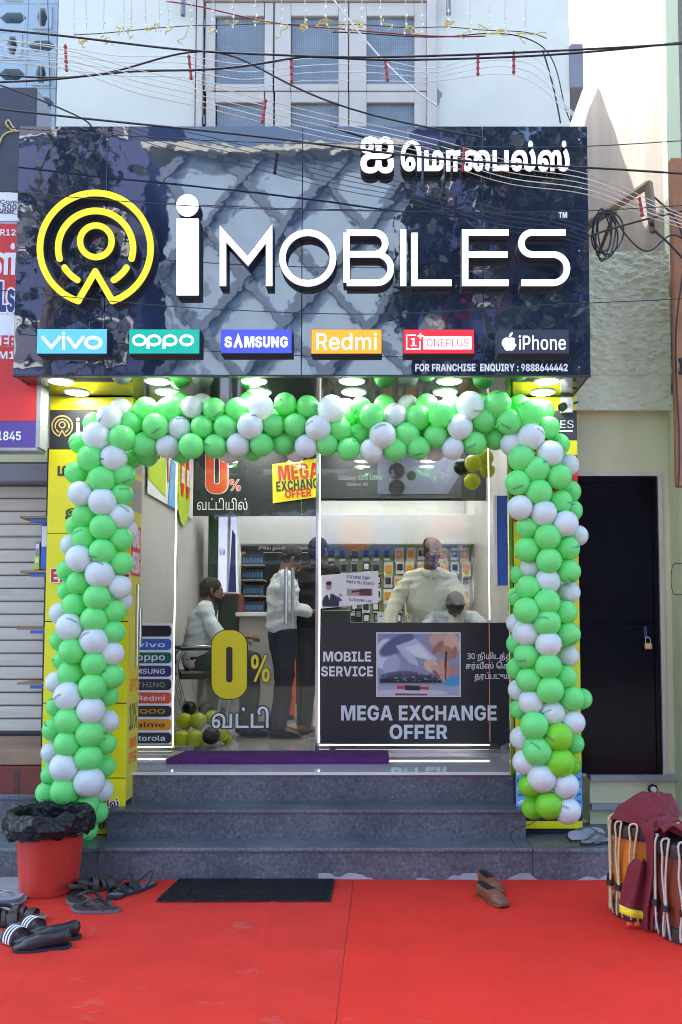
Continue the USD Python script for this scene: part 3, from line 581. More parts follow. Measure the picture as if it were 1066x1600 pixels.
for t, a, b in (('GRAND', 826, 856), ('OPENING', 862, 896)): on_return(fit(glyphs(t, 'i', 700), 5.60, za(b), 5.77, za(a)), 'print_white', off=.0055)
obj('pull_handle', [bx(xl1 + .004, xl1 + .022, 5.70, 5.73, PZ(1042, 5.7), PZ(912, 5.7), .004), bx(xl1 + .004, xl1 + .030, 5.735, 5.775, PZ(1010, 5.7), PZ(950, 5.7), .004)], 'steel', lb)
xr0, xr1 = PX(804, YP, 900), PX(905, YP, 900)
rbd = thing('side_board', 'tall advertising board on the door side with red, yellow and blue fields', 'advertising board')
for a, b, m in ((620, 641, 'print_yellow'), (641, 688, 'print_charcoal'), (688, 711, 'print_yellow'), (711, 815, 'print_red'), (815, 1200, 'print_yellow'), (1200, 1266, 'print_sky'), (1266, 1283, 'print_black'), (1283, 1295, 'print_yellow')):
    slab(a, b, xr0, xr1, m, rbd, g=.0005)
obj('backing', bx(xr0 + .003, xr1 - .003, YP + .021, YP + .28, Z1, zs - .002), 'dark_gap', rbd)
pr('iMOBILES', (808, 657, 896, 669), YP, 'print_white', rbd, wt=300); obj('lettering', plate(rbox((862, 672, 895, 675), YP), YP - .0005, .0006), 'print_white', rbd)
for k in range(5):   # folds of the blue glove in the print
    obj('print_shape', plate(poly([(806 + k * 2, 1206 + 11 * k), (830, 1202 + 12 * k), (826, 1206 + 12 * k), (808, 1212 + 11 * k)], YP), YP - .0005, .0005), 'print_blue' if k % 2 else 'print_white', rbd)
    obj('print_shape', plate(poly([(888, 1208 + 10 * k), (908, 1203 + 12 * k), (909, 1206 + 12 * k), (889, 1213 + 11 * k)], YP), YP - .0005, .0005), 'print_blue', rbd)
obj('print_shape', plate(rbox((806, 860, 812, 872), YP), YP - .0005, .0006), 'print_red', rbd)
# gilt edge profile and the shop's side walls, porch ceiling
shop = thing('storefront', 'glazed storefront with lit strips, inner side walls and ceiling', 'storefront')
XL, XR, ZC = -1.93, 1.03, zs + .02
obj('gilt_post', bx(PX(794, YP + .05, 900), xr0 - .003, YP + .02, YP + .06, Z3, zs, .004), 'brushed_gold', shop)
obj('side_wall', bx(XL - .08, XL, 5.82, 11.2, Z1, ZC + .6), 'inner_wall', shop)
obj('side_wall', bx(XR, XR + .06, 5.84, 11.2, Z1, ZC + .6), 'inner_wall', shop)
obj('back_wall', bx(XL, XR + .02, 10.6, 10.7, Z3 - .02, ZC + .6), 'ceil_white', shop)
obj('porch_ceiling', bx(XL - .08, XR + .06, YSB + .002, YG - .01, ZC - .016, ZC + .05), 'soffit_gloss', shop)
obj('ceiling', bx(XL, XR, YG + .02, 10.6, ZC + .25, ZC + .3), 'ceil_white', shop)
obj('header', bx(XL, XR, YG - .012, YG + .012, PZ(690, YG) + .25, ZC + .3), 'print_black', shop)
gz0, gz1 = Z3 + .012, PZ(690, YG) + .249
xg = [PX(p, YG, 900) for p in (180, 273.5, 276, 470, 471, 497)]
def gl(x0, x1, z0=gz0): return bx(x0, x1, YG - .004, YG + .004, z0, gz1)
obj('glass_panel', gl(XL + .002, xg[1]), 'glass', shop)
obj('glass_panel', gl(xg[5] + .004, XR - .002, Z3 + .04), 'glass', shop)
obj('glass_panel', gl(xg[4], xg[5] - .004), 'glass', shop)
obj('bottom_rail', [bx(xg[5], XR - .002, YG - .008, YG + .008, Z3 + .0, Z3 + .028, .002), bx(XL + .002, xg[1], YG - .008, YG + .008, Z3, Z3 + .010, .002)], 'steel', shop)
for px in (520, 788): obj('glass_clamp', mv(bx(-.026, .026, -.014, .014, -.026, .026, .003), P(px, 1169, YG)), 'steel', shop)
def strip(a, b, m='led', w=.0042): 
    if abs(a[2] - b[2]) > abs(a[0] - b[0]): a = np.array([(a[0] + b[0]) / 2, a[1], a[2]]); b = np.array([a[0], b[1], b[2]])
    return obj('light_strip', bx(min(a[0], b[0]) - w, max(a[0], b[0]) + w, YG - .014, YG - .0045, min(a[2], b[2]) - w, max(a[2], b[2]) + w), m, shop)
strip(P(273.5, 696, YG), P(274, 1165, YG)); strip(P(200, 1167, YG), P(270, 1167, YG))
strip(P(499.5, 705, YG), P(500, 1160, YG)); strip(P(500, 1164, YG), P(764, 1164, YG)); strip(P(763, 696, YG), P(765, 968, YG)); strip(P(765, 975, YG), P(765, 1158, YG), 'led_reflection', .002)  # lower copper strip imitates the reflection of the lit strip by a faint glow
obj('frame_post', bx(PX(493.5, YG), PX(498.5, YG), YG - .012, YG + .012, Z3, gz1, .002), 'steel', shop)
gd = thing('glass_door', 'frameless glass door with vertical steel pull handle, slightly ajar', 'door')
obj('leaf', gl(xg[2] + .004, xg[3]), 'glass', gd)
obj('bottom_patch', bx(xg[2] + .006, PX(309, YG), YG - .012, YG + .012, Z3 + .014, Z3 + .055, .003), 'steel', gd)
for px in (447, 457.5):
    Yh = YG - .06 if px < 450 else YG + .06
    a, b = P(px, 887, Yh), P(px, 975, Yh); hd = obj('handle', tube([a, b], .014, 12), 'steel', gd, smooth=True)
    for t in (.14, .86):
        c_ = a + (b - a) * t; obj('standoff', tube([c_, [c_[0], YG + (.004 if Yh > YG else -.004), c_[2]]], .009, 8), 'steel', hd)
# ---- print on the glass
gp = thing('window_decal', 'yellow zero percent lettering stuck on the glass door', 'decal')
YD = YG - .0045
zero = lambda b, w, k: affinity.translate(sbox(b[0], b[1], b[2], b[3]).buffer(-k).buffer(k).difference(sbox(b[0] + w, b[1] + w * 1.15, b[2] - w, b[3] - w * 1.15).buffer(-3.9).buffer(3.9)), 0, 0)
Z_ = W(zero((331, 985, 386, 1092), 22.5, 24), YD)
PC = union_all([T('%', (392, 1023, 422, 1066), YD, 'I', 800)])
TV = T('வட்டி', (331, 1104, 420, 1138), YD, 't', 600)
obj('outline', plate(union_all([W(sbox(331, 985, 386, 1092).buffer(-24).buffer(24), YD).buffer(.008), PC.buffer(.006), TV.buffer(.010)]), YD, .0006), 'print_black', gp)
obj('numeral', plate(Z_, YD - .001, .0006), 'print_yellow', gp); obj('percent_sign', plate(PC, YD - .001, .0006), 'print_yellow', gp); obj('lettering', plate(TV, YD - .001, .0006), 'print_white', gp)
po = thing('window_poster', 'black repair service poster across the lower half of the shop window', 'poster')
obj('sheet', plate(rbox((501, 973, 799, 1161), YD), YD, .0008), 'print_black', po)
def on(parent, name, s, m, k=1): return obj(name, plate(s, YD - .0008 - .0009 * k, .0006), m, parent)
for t, b in (('MOBILE', (505, 1018, 580, 1034)), ('SERVICE', (502, 1041, 583, 1057)), ('MEGA EXCHANGE', (533, 1102, 776, 1126)), ('OFFER', (609, 1132, 699, 1155))): on(po, 'lettering', T(t, b, YD, 'i', 800), 'print_white')
for t, b in (('30 நிமிடத்தில்', (730, 1019, 815, 1034)), ('சர்வீஸ் ெசய்து', (728, 1034, 822, 1049)), ('தரப்படும்', (742, 1050, 795, 1065))): on(po, 'lettering', T(t, b, YD, 't', 500), 'print_white')
ph = on(po, 'photo', rbox((588, 988, 720, 1089), YD), 'print_white'); 
blob = lambda x, y, a, b, r=0: list(affinity.rotate(affinity.scale(Point(x, y).buffer(1, 12), a, b), r).exterior.coords)
q_ = lambda *p: list(p)
rp = np.random.default_rng(4)
sh_ = [(blob(612, 1000, 40, 18), (136, 146, 190), 5), (blob(690, 1070, 60, 30), (150, 152, 175), 5), (blob(700, 1010, 40, 20), (150, 154, 180), 4), (blob(602, 1022, 17, 24, 15), (214, 218, 238), 2), (blob(612, 1040, 12, 16, 40), (176, 182, 214), 2), (blob(620, 1008, 12, 30, 60), (92, 100, 140), 3),
  (q_((590, 1066), (718, 1070), (718, 1090), (590, 1090)), (172, 176, 198), 2), (blob(640, 1082, 60, 5), (205, 208, 226), 2),
  (q_((618, 1010), (650, 998), (684, 1030), (664, 1044), (640, 1036)), (196, 200, 222), 1.5), (q_((632, 1012), (654, 1006), (676, 1030), (664, 1036)), (226, 230, 246), 2), (q_((648, 1026), (680, 1034), (676, 1046), (656, 1042)), (150, 154, 184), 1.5),
  (blob(624, 1055, 30, 6, -4), (84, 90, 118), 1.5), (blob(650, 1059, 46, 5, 1), (62, 66, 88), 1.2), (q_((594, 1060), (700, 1062), (702, 1068), (594, 1068)), (30, 32, 46), .6), (q_((594, 1067), (702, 1067), (702, 1070), (594, 1071)), (150, 154, 176), .5), (blob(705, 1064, 16, 8), (74, 160, 214), 1.5),
  (blob(690, 1002, 20, 13, 15), (216, 172, 156), 1.2), (blob(706, 1006, 12, 17, -10), (224, 184, 168), 1.2), (blob(698, 1018, 15, 8, 25), (184, 136, 122), 1), (blob(684, 1012, 5, 13, 40), (168, 118, 106), 1), (blob(710, 1020, 4, 10, 10), (176, 118, 98), .8), (blob(703, 1024, 4, 9, 5), (188, 130, 110), .8),
  (blob(674, 1040, 12, 10, 30), (226, 190, 176), 1), (blob(684, 1048, 13, 7, 35), (214, 172, 158), 1), (blob(693, 1042, 8, 13, -15), (208, 162, 148), 1), (blob(690, 1056, 3.2, 10, -28), (214, 164, 146), .7), (blob(700, 1050, 4, 11, 8), (196, 148, 134), .8), (blob(708, 1048, 5, 9, 20), (190, 142, 128), .8), (blob(682, 1054, 2.6, 9, -38), (150, 96, 84), .7),
  (q_((696, 1018), (699, 1018), (697, 1042), (694, 1042)), (60, 36, 42), .5), (q_((695, 1038), (698, 1038), (696, 1062), (694.5, 1062)), (150, 34, 34), .4),
  (q_((621, 1071), (670, 1073), (670, 1077.5), (621, 1076.5)), (206, 70, 50), .5), (q_((633, 1070.5), (656, 1071.5), (656, 1078.5), (633, 1078)), (40, 36, 44), .5), (q_((618, 1083), (668, 1084), (668, 1086), (618, 1086)), (150, 60, 66), .8)]
for k in range(70):
    x, y = rp.uniform(600, 690), rp.uniform(1052, 1064); w = rp.uniform(1.0, 4); c = int(rp.choice([50, 90, 140, 190])); sh_.append((q_((x, y), (x + w, y + .3), (x + w, y + 1.3), (x, y + 1)), (c, c, c + 14), .3))
picture((590, 990, 718, 1087), YD, YD - .0008 - .0026, [(a_[0], a_[1], (a_[2] if len(a_) > 2 else 0) * .85) for a_ in sh_], ph, (150, 156, 190), nx=230, blur=.7)
# notice taped on the glass
nt = thing('paper_notice', 'white paper notice with a man in a dark suit taped to the window', 'notice')
obj('sheet', plate(poly([(501, 899), (591, 892), (592, 942), (501, 951)], YD), YD, .0006), 'print_white', nt)
picture((501.5, 906, 535, 948), YD, YD - .0022, [(blob(517, 942, 13, 14), (40, 46, 70), .6), (blob(514, 916, 4.2, 6), (176, 126, 104), .4), (blob(514, 911.5, 4.4, 3), (30, 26, 28), .4), (q_((511, 925), (517, 925), (515, 938)), (235, 236, 240), .3), (blob(528, 935, 7, 2.4, 30), (50, 56, 84), .4), (blob(532, 930, 2, 2.6), (186, 136, 112), .3)], nt, (226, 230, 238), nx=64, blur=.6, grain=3)
picture((542, 920, 582, 931), YD, YD - .0022, [(q_((546, 920), (560, 920), (560, 931), (546, 931)), (196, 150, 124), .8), (q_((562, 920), (580, 920), (580, 931), (562, 931)), (120, 44, 56), .8), (q_((550, 923), (574, 921), (574, 924), (550, 926)), (44, 46, 62), .5)], nt, (150, 150, 178), nx=64, blur=.6, grain=3)
tl = union_all([affinity.rotate(T(t, b, YD, 'i', 700), 4.5) for t, b in (('FREE SERVICE', (548, 900, 584, 905)), ('CHECK UP CAMP', (541, 908, 585, 913)), ('ALL MODELS', (545, 936, 580, 940)))]); obj('lettering', plate(affinity.scale(tl, -1, 1, origin='center'), YD - .001, .0005), 'print_navy', nt)
# list of makes at the left of the door
bl = thing('brand_list', 'white window panel with a column of rounded coloured name labels', 'sign')
obj('sheet', plate(rbox((168, 974, 270.5, 1163), YD), YD, .0008), 'print_white', bl)
names = [('', 'print_black', 'print_white'), ('vivo', 'print_blue', 'print_white'), ('oppo', 'print_green', 'print_white'), ('SAMSUNG', 'print_navy', 'print_white'), ('NOTHING', 'print_charcoal', 'print_grey'), ('mi Redmi', 'print_orange_red', 'print_white'), ('iQOO', 'print_charcoal', 'print_orange'), ('realme', 'print_orange', 'print_charcoal'), ('motorola', 'print_charcoal', 'print_white')]
for i, (t, m, c) in enumerate(names):
    y = 977.5 + i * 20.9; pl_ = on(bl, 'name_label', rbox((176, y, 268, y + 17.2), YD, .028), m)
    if t: obj('lettering', plate(T(t, ((194 if t in ('motorola', 'SAMSUNG', 'NOTHING', 'mi Redmi', 'realme') else 214), y + 4.6, 258, y + 12.8 + (2.5 if t in ('oppo',) else 0)), YD, 'i', 600), YD - .0027, .0006), c, pl_)
# ---------------------------------------------------------------- balloon arch
BAL = '''W171,652,19 b189,638,16 G207,661,18 G228,639,18 W152,682,20 G191,685,20 G125,692,16 g147,662,14 G142,716,19 W178,716,20 g207,715,15 G227,695,18 G243,666,20 G119,739,17 G159,749,20 G193,743,18 W126,771,19 W160,784,20 G190,773,17 G132,806,18 G161,824,20 W189,807,18 b199,828,12 g119,822,14 G132,841,18 W112,852,13 G189,843,17 G160,862,20 W124,873,20 G190,880,18
W156,897,20 W188,881,16 W187,917,18 g106,892,14 G123,911,18 G152,934,20 g106,924,12 G117,946,18 b190,939,12 G179,955,17 W96,959,14 G147,968,19 W109,980,20 G177,987,17 g95,1001,13 W147,1001,20 G113,1017,19 W175,1021,17 g99,1032,13 G147,1037,19 G111,1052,18 G175,1057,18 W89,1066,15 G145,1073,20 W107,1088,20 G168,1087,16
W142,1110,20 g89,1104,13 G108,1126,20 W168,1127,15 G85,1140,14 G140,1147,20 G106,1162,20 G164,1162,15 W82,1176,14 G138,1184,20 G163,1197,14 W102,1199,21 W139,1222,22 g81,1211,13 G102,1236,21 W160,1235,14 G74,1239,14 G136,1258,17 G151,1269,14 G134,1296,14 G100,1262,18 g80,1262,14 G118,1285,18
G263,641,18 W300,636,17 G335,640,17 G371,640,18 W408,636,19 G446,631,17 G481,635,17 G280,630,14 W316,632,13 G391,630,14
G244,667,18 W280,669,18 G316,667,17.5 G353,667,18 W391,666,19.5 G427,664,17 G462,664,17 W497,669,19 W262,698,17 G299,697,19 G336,697,17.5 W372,695,17.5 G409,695,17.5 G443,694,16.5 W479,697,17 g284,707,14 g394,704,14 b358,706,12 b462,706,12 g231,713,14
W518,639,20 b540,638,12 G564,638,17 G581,650,19 g601,633,14 W618,648,17.5 b638,633,14 G654,652,18 G667,633,16 G690,648,20 G705,633,16 W735,633,20 G757,656,18.5 g756,631,14 G778,631,19 G531,671,18 G563,677,16 W598,680,19 G636,680,18.5 G681,681,18.5 W719,667,19.5 g546,656,9 G511,695,17 G545,702,18 W581,704,17 G618,702,17.5 G654,700,17 W708,700,17.5 b680,704,12 G742,693,17.5 G774,686,16.5
G811,633,15 G796,659,19 G828,647,20 g851,642,14 W830,682,20 G858,668,17 W800,694,17 G873,695,15 W860,709,20 G815,717,19 G838,734,20 W887,727,13 G874,745,19 G809,754,19 G842,769,19 g891,768,10 G876,784,18 W813,793,19 W850,802,20 g894,798,10 W884,818,19.5 b903,837,10 G825,824,17 G856,839,19.5 G824,859,18 G887,857,18 G858,876,19.5
W830,886,15 G889,893,18 W856,908,18.5 G826,918,18 g813,898,12 W890,926,16 G855,941,19.5 g809,933,12 G823,954,19 G884,957,17 G855,973,19.5 b808,974,12 W822,989,18.5 G888,991,18 W857,1006,19 g808,1006,11 G823,1025,18.5 W888,1025,16.5 G857,1041,19 g808,1044,11 G885,1058,17 G827,1063,18.5 W811,1078,13 G860,1078,20 G894,1091,18 g909,1092,10
W830,1097,18 g813,1108,12 W863,1114,18 W896,1129,17 G835,1134,21 L873,1152,21 W815,1153,15 g896,1162,12 G840,1174,21 L875,1192,21 W820,1191,17 l892,1196,12 W847,1216,20 L828,1228,17 W884,1228,20 L859,1259,20.5 L834,1262,16 W887,1267,19'''.split()
arch = thing('balloon_arch', 'arch of green and white balloons framing the shop entrance', 'balloon arch')
BR = .078
def balloon_mesh(r, n=28, k=18):
    t = np.linspace(0, math.pi, k); pr_ = np.stack([np.sin(t), -np.cos(t)], 1)
    pr_[:, 0] *= 1 + .0 * pr_[:, 1]; pr_[:, 1] = np.where(pr_[:, 1] < 0, pr_[:, 1] * 1.10, pr_[:, 1])
    pr_[:, 0] = np.maximum(pr_[:, 0], 1e-4)
    m = lathe(pr_ * r, n); kn = lathe([(1e-4, -1.19 * r), (.10 * r, -1.20 * r), (.045 * r, -1.10 * r), (.06 * r, -1.05 * r)], 10)
    return cat_([m, kn])
MB = balloon_mesh(1.0); OPPO = glyphs('oppo', 'i', 450, 60)
def place_balloon(px, py, rp, Y, col, parent, R, name='balloon', prnt=True):
    c = P(px, py, Y); m = MB.copy(); r = R
    d = np.array([R_.uniform(-.5, .5), 1.0, R_.uniform(-.5, .5)])   # knots point inwards, away from the street
    T4 = trimesh.geometry.align_vectors([0, 0, -1], d / np.linalg.norm(d)); m.apply_scale(r); m.apply_transform(T4)
    m.apply_translation(c); b = obj(name, m, col, parent, smooth=True)
    if prnt:
        a, e = R_.uniform(-1, 1), R_.uniform(-1, 1); q = math.hypot(a, e) + 1e-6; th = R_.uniform(.5, .95)
        nrm = np.array([a / q * math.sin(th), -math.cos(th), e / q * math.sin(th)])
        up = np.cross(np.cross(nrm, [R_.uniform(-.8, .8), 0, 1]), nrm) * -1; up = np.cross(nrm, np.cross(up, nrm)); up /= np.linalg.norm(up); rt = np.cross(up, nrm) * -1
        rt = np.cross(up, nrm); s = fit(OPPO, -.42, -.10, .42, .10)
        ms = []
        for g in geoms(s):
            x = trimesh.creation.extrude_polygon(g.segmentize(.12), .008, engine='earcut'); v = x.vertices
            lon, lat, w = v[:, 0], v[:, 1], r * 1.004 + v[:, 2] * r
            dd = (np.cos(lat) * np.sin(lon))[:, None] * rt + np.sin(lat)[:, None] * up + (np.cos(lat) * np.cos(lon))[:, None] * nrm
            ms.append(trimesh.Trimesh(c + dd * w[:, None], x.faces, process=False))
        obj('lettering', cat_(ms), 'print_slate', b)
R_ = np.random.default_rng(11); seen = set()
CM = {'W': 'balloon_white', 'b': 'balloon_white', 'G': 'balloon_green', 'g': 'balloon_green', 'L': 'balloon_lime', 'l': 'balloon_lime'}
for i, s in enumerate(BAL):
    x, y, r = map(float, s[1:].split(',')); k = s[0]
    Y = 5.22 if r >= 19 else 5.27 if r >= 17 else 5.35 if r >= 15 else 5.42
    if k in 'gbl': Y = 5.43
    R = max(r, 16.5 if k in 'GWL' else 15.5) * Y / F * 1.08 * R_.uniform(.95, 1.05)
    if r < 10: R = r * Y / F
    place_balloon(x, y, r, Y, CM[k], arch, R, prnt=(i % 3 == 0))
# the rear layer of the arch, seen between the front ones and from the side
path_ = [(100, 1262), (108, 1180), (118, 1100), (126, 1020), (136, 940), (150, 860), (158, 780), (165, 715), (205, 675), (270, 668), (350, 668), (430, 665), (510, 668), (590, 670), (670, 668), (750, 662), (820, 680), (848, 740), (855, 800), (857, 860), (856, 930), (856, 1000), (858, 1070), (858, 1140), (860, 1210)]
for i, (x, y) in enumerate(path_):
    for j in range(2):
        place_balloon(x + (-20 if j else 18) * (1 if 9 > i or i > 15 else .6), y + (16 if j else -8), 16, 5.46, CM['W' if (i + j) % 4 == 0 else 'G'], arch, .074, prnt=False)
for i, x in enumerate(range(215, 800, 24)):
    for y, Y in ((650 + 6 * (i % 2), 5.38), (682 - 6 * (i % 2), 5.37)): place_balloon(x, y, 16, Y, CM['W' if i % 5 == 2 else 'G'], arch, .070, prnt=False)
obj('string', [tube(spline([P(a, b, 5.44) for a, b in path_], 120), .004, 5), tube(spline([P(836, 1262, 5.3), P(824, 1290, 5.45), P(800, 1312, 5.25), P(806, 1322, 5.22), P(836, 1320, 5.3)], 40), .0025, 5)], 'cable_black', arch)
# ---------------------------------------------------------------- inside the shop
def PB(b, Y0, Y1, bev=.003): a, c = P(b[0], b[3], Y0), P(b[2], b[1], Y0); return bx(a[0], c[0], Y0, Y1, a[2], c[2], bev)
def frontal(name, label, cat, b, Y, m, th=.03, **k):
    t = thing(name, label, cat, **k); obj('board', PB(b, Y, Y + th), m, t); return t
YH = 8.3
hd = frontal('offer_banner', 'black banner over the shop inside with a big red zero', 'banner', (296, 640, 497, 806), YH, 'print_black')
zz_ = W(zero((322, 700, 356, 771), 12.5, 14), YH)
obj('numeral_outline', plate(zz_.buffer(.008), YH - .001, .001), 'print_white', hd); obj('numeral', plate(zz_, YH - .003, .001), 'print_orange_red', hd)
pr('%', (359, 749, 376, 767), YH, 'print_orange_red', hd, 'i', 600, y=YH - .003, outline='print_white'); pr('வட்டியில்', (308, 778, 387, 797), YH, 'print_white', hd, 't', 400, y=YH - .001)
mg = thing('offer_placard', 'tilted yellow placard with red and black lettering hanging on the banner', 'placard')
obj('board', plate(poly([(426, 726), (496, 717), (497, 777), (427, 787)], YH), YH - .02, .006), 'print_yellow', mg)
for t, b, c in (('MEGA', (435, 726, 500, 750), 'print_red'), ('EXCHANGE', (432, 750, 506, 766), 'print_charcoal'), ('OFFER', (446, 765, 487, 778), 'print_red')): obj('lettering', plate(affinity.rotate(T(t, b, YH, 'i', 900), 5), YH - .0275, .001), c, mg)
dash = thing('banner_fascia', 'black fascia panel hanging behind the right half of the glass', 'panel'); obj('board', PB((498, 640, 800, 782), YH, YH + .03), 'print_black', dash)
gx_ = thing('phone_display', 'dark display panel with a phone camera and pale lettering', 'display')
Y_ = YH - .03; obj('board', PB((502, 700, 722, 779), Y_, Y_ + .025), 'print_charcoal', gx_)
obj('phone_body', plate(poly([(590, 700), (720, 700), (720, 740), (700, 772), (590, 772)], Y_), Y_ - .001, .004), 'print_slate', gx_)
for x, y, r in ((620, 736, 12.5), (620, 762, 12.5), (643, 743, 7)): obj('lens', plate(W(Point(x, y).buffer(r), Y_), Y_ - .006, .006), 'black_plastic', gx_)
pr('Galaxy S25 Ultra', (529, 743, 597, 752), Y_, 'print_grey', gx_, 'i', 450, y=Y_ - .006); pr('Galaxy AI', (542, 754, 575, 761), Y_, 'print_grey', gx_, 'i', 450, y=Y_ - .006)
YLn = 9.4
ln = frontal('white_lintel', 'white beam across the shop above the shelves', 'beam', (330, 804, 880, 850), YLn, 'white_paint', .2)
# poster on the side wall
wp = thing('wall_poster', 'slanting green and white poster with a figure in blue on the side wall', 'poster')
def wallq(shape, d, m, nm='print_shape'):
    e = cat_([trimesh.creation.extrude_polygon(g, .003, engine='earcut') for g in geoms(shape)]); v = e.vertices
    return obj(nm, trimesh.Trimesh(np.stack([XL + d + v[:, 2], v[:, 0], v[:, 1]], 1), e.faces), m, wp)
zA = lambda y, Y: P(600, y, Y)[2]
wb, wt = zA(771, 6.68), zA(771, 6.68) + .8
wallq(sbox(6.66, wb, 8.25, wt), .02, 'print_white', 'board'); wallq(Polygon([(6.66, wb + .12), (7.2, wb + .05), (7.2, wt), (6.66, wt)]), .024, 'print_lime'); wallq(affinity.scale(Point(7.85, wb + .25).buffer(.26), 1, 1.4), .024, 'print_lime')
wallq(Polygon([(7.28, wb), (7.55, wb), (7.50, wb + .42), (7.36, wb + .42)]), .028, 'print_sky'); wallq(affinity.scale(Point(7.43, wb + .52).buffer(.06), 1, 1.5), .028, 'print_skin_dark'); wallq(Polygon([(7.26, wb + .2), (7.31, wb + .2), (7.22, wb + .7), (7.17, wb + .7)]), .029, 'print_skin')
for y in (7.78, 7.98): wallq(affinity.scale(Point(y, wb + .36).buffer(.07), 1, 3), .029, 'print_red'); wallq(fit(glyphs('EMI', 'i', 900), y - .05, wb + .28, y + .05, wb + .44), .033, 'print_white', 'lettering')
wallq(fit(glyphs('FOR', 'i', 900), 6.75, wb + .42, 7.0, wb + .52), .03, 'print_charcoal', 'lettering'); wallq(fit(glyphs('22-TAB', 'i', 700), 6.7, wb + .34, 6.98, wb + .40), .03, 'print_charcoal', 'lettering')
gp_ = thing('green_pillar', 'dark green glossy pillar behind the seated man', 'pillar'); obj('shaft', PB((322, 806, 341, 1120), 8.6, 8.9), 'dark_green', gp_); obj('base', PB((320, 1110, 343, 1126), 8.58, 8.9), 'black_plastic', gp_)
ps = thing('lit_phone_poster', 'tall lit pale violet poster showing a phone seen edge on', 'poster')
obj('light_box', PB((340, 806, 372, 927), 8.5, 8.6), 'print_white', ps); obj('lit_sheet', PB((341, 808, 371, 925), 8.495, 8.499, 0), 'screen_lilac', ps)
obj('print_shape', plate(poly([(363, 827), (368, 836), (369, 925), (357, 925)], 8.495), 8.494, .001), 'print_navy', ps); obj('print_shape', plate(poly([(356, 806), (361, 806), (358, 925), (354, 925)], 8.495), 8.494, .001), 'print_lilac', ps); obj('lettering', plate(T('Fast Travel', (343, 856, 352, 868), 8.495, 'i', 600), 8.494, .001), 'print_charcoal', ps)
cb = thing('shelf_cabinet', 'open wall shelf unit behind the standing man with stocked boards', 'shelves')
YC_ = 9.8
obj('back_panel', PB((376, 850, 500, 1100), YC_ + .3, YC_ + .32), 'print_charcoal', cb)
obj('fascia', PB((376, 850, 500, 862), YC_ - .02, YC_), 'print_black', cb); pr('சுலப தவணை முறையில்', (404, 852, 496, 861), YC_ - .02, 'print_white', cb, 't', 500, y=YC_ - .021)
for y in (882, 905, 930, 956): obj('shelf_board', PB((377, y, 412, y + 2), YC_, YC_ + .3, 0), 'white_paint', cb)
obj('side', PB((375, 850, 377, 1100), YC_, YC_ + .3), 'carton', cb); obj('screen_back', PB((413, 864, 500, 905), YC_ + .1, YC_ + .14), 'print_charcoal', cb); obj('screen_frame', PB((412, 862.5, 500, 864), YC_ + .09, YC_ + .14, 0), 'white_paint', cb)
pk0 = None
for j, y in enumerate((882, 905, 930, 956)):
    for i in range(7):
        a = P(379 + i * 4.6, y - .3, YC_ + .05); lab = f'small upright phone box on the {["topmost", "second", "third", "lowest"][j]} board of the shelf unit'
        if pk0 is None:
            pk0 = thing('phone_box', lab, 'box', a, group='phone boxes on the shelf unit'); obj('carton', bx(0, .030, 0, .12, 0, .12, .002), 'print_slate', pk0); obj('end_label', bx(.004, .026, -.002, -.0002, .02, .08), 'print_sky', pk0)
        else: copy(pk0, a, 0, lab)
ct = thing('glass_counter', 'grey topped service counter with brown edge behind the glass door', 'counter')
obj('body', PB((372, 962, 440, 1128), 8.6, 9.3, .01), 'counter', ct); obj('top', PB((368, 957, 444, 963), 8.55, 9.35, .004), 'white_paint', ct); obj('plinth', PB((374, 1122, 438, 1132), 8.62, 9.3), 'black_plastic', ct)
rb_ = thing('red_standee', 'red cardboard standee beside the standing man', 'standee'); obj('board', PB((420, 985, 462, 1120), 9.0, 9.05), 'print_orange_red', rb_); obj('lettering', plate(T('my', (424, 1010, 436, 1024), 9.0, 'i', 800), 8.999, .001), 'print_white', rb_); obj('foot', PB((424, 1118, 458, 1128), 8.98, 9.15), 'black_plastic', rb_)
bc = thing('brown_cabinet', 'dark brown display cabinet behind the seated man', 'cabinet'); obj('body', PB((340, 928, 374, 1010), 8.7, 9.0, .006), 'carton_red', bc); obj('door', PB((343, 932, 371, 1006), 8.695, 8.7, 0), 'dark_green', bc)
# accessory wall
aw = thing('accessory_wall', 'pale peg wall with rows of hooks at the back of the shop', 'shelves')
YA_ = 9.6
obj('peg_wall', PB((490, 848, 800, 1130), YA_, YA_ + .05), 'shirt_cream', aw)
for y in (852, 874, 895, 916, 936, 954):
    obj('rail', PB((496, y, 780, y + 2.2), YA_ - .03, YA_ - .002, 0), 'print_lime', aw)
acc0 = {}; ra = np.random.default_rng(21)
kinds = {'a': ('flat grey phone case pack', 'print_grey', 'print_charcoal', .085, .15), 'b': ('white and yellow cable pack', 'print_white', 'print_orange', .10, .17), 'c': ('dark earphone pack', 'print_charcoal', 'print_white', .075, .13), 'd': ('white charger pack', 'print_white', 'print_charcoal', .09, .14), 'e': ('blue screen guard pack', 'print_blue', 'print_white', .07, .16), 'f': ('green pouch pack', 'print_green', 'print_grey', .085, .12)}
rows_ = {856: 'aaaaaaabbdbbdbbb', 878: 'acaacabdbbcbdbbd', 899: 'ebcaecdbcbdbcdbb', 920: 'cdcfcdbcbcdbcbdc', 940: 'dcfcdcdcbdcdcbcd', 958: 'cdcdcfdcdcbcdcdc'}
nm = {856: 'topmost', 878: 'second', 899: 'third', 920: 'fourth', 940: 'fifth', 958: 'lowest'}
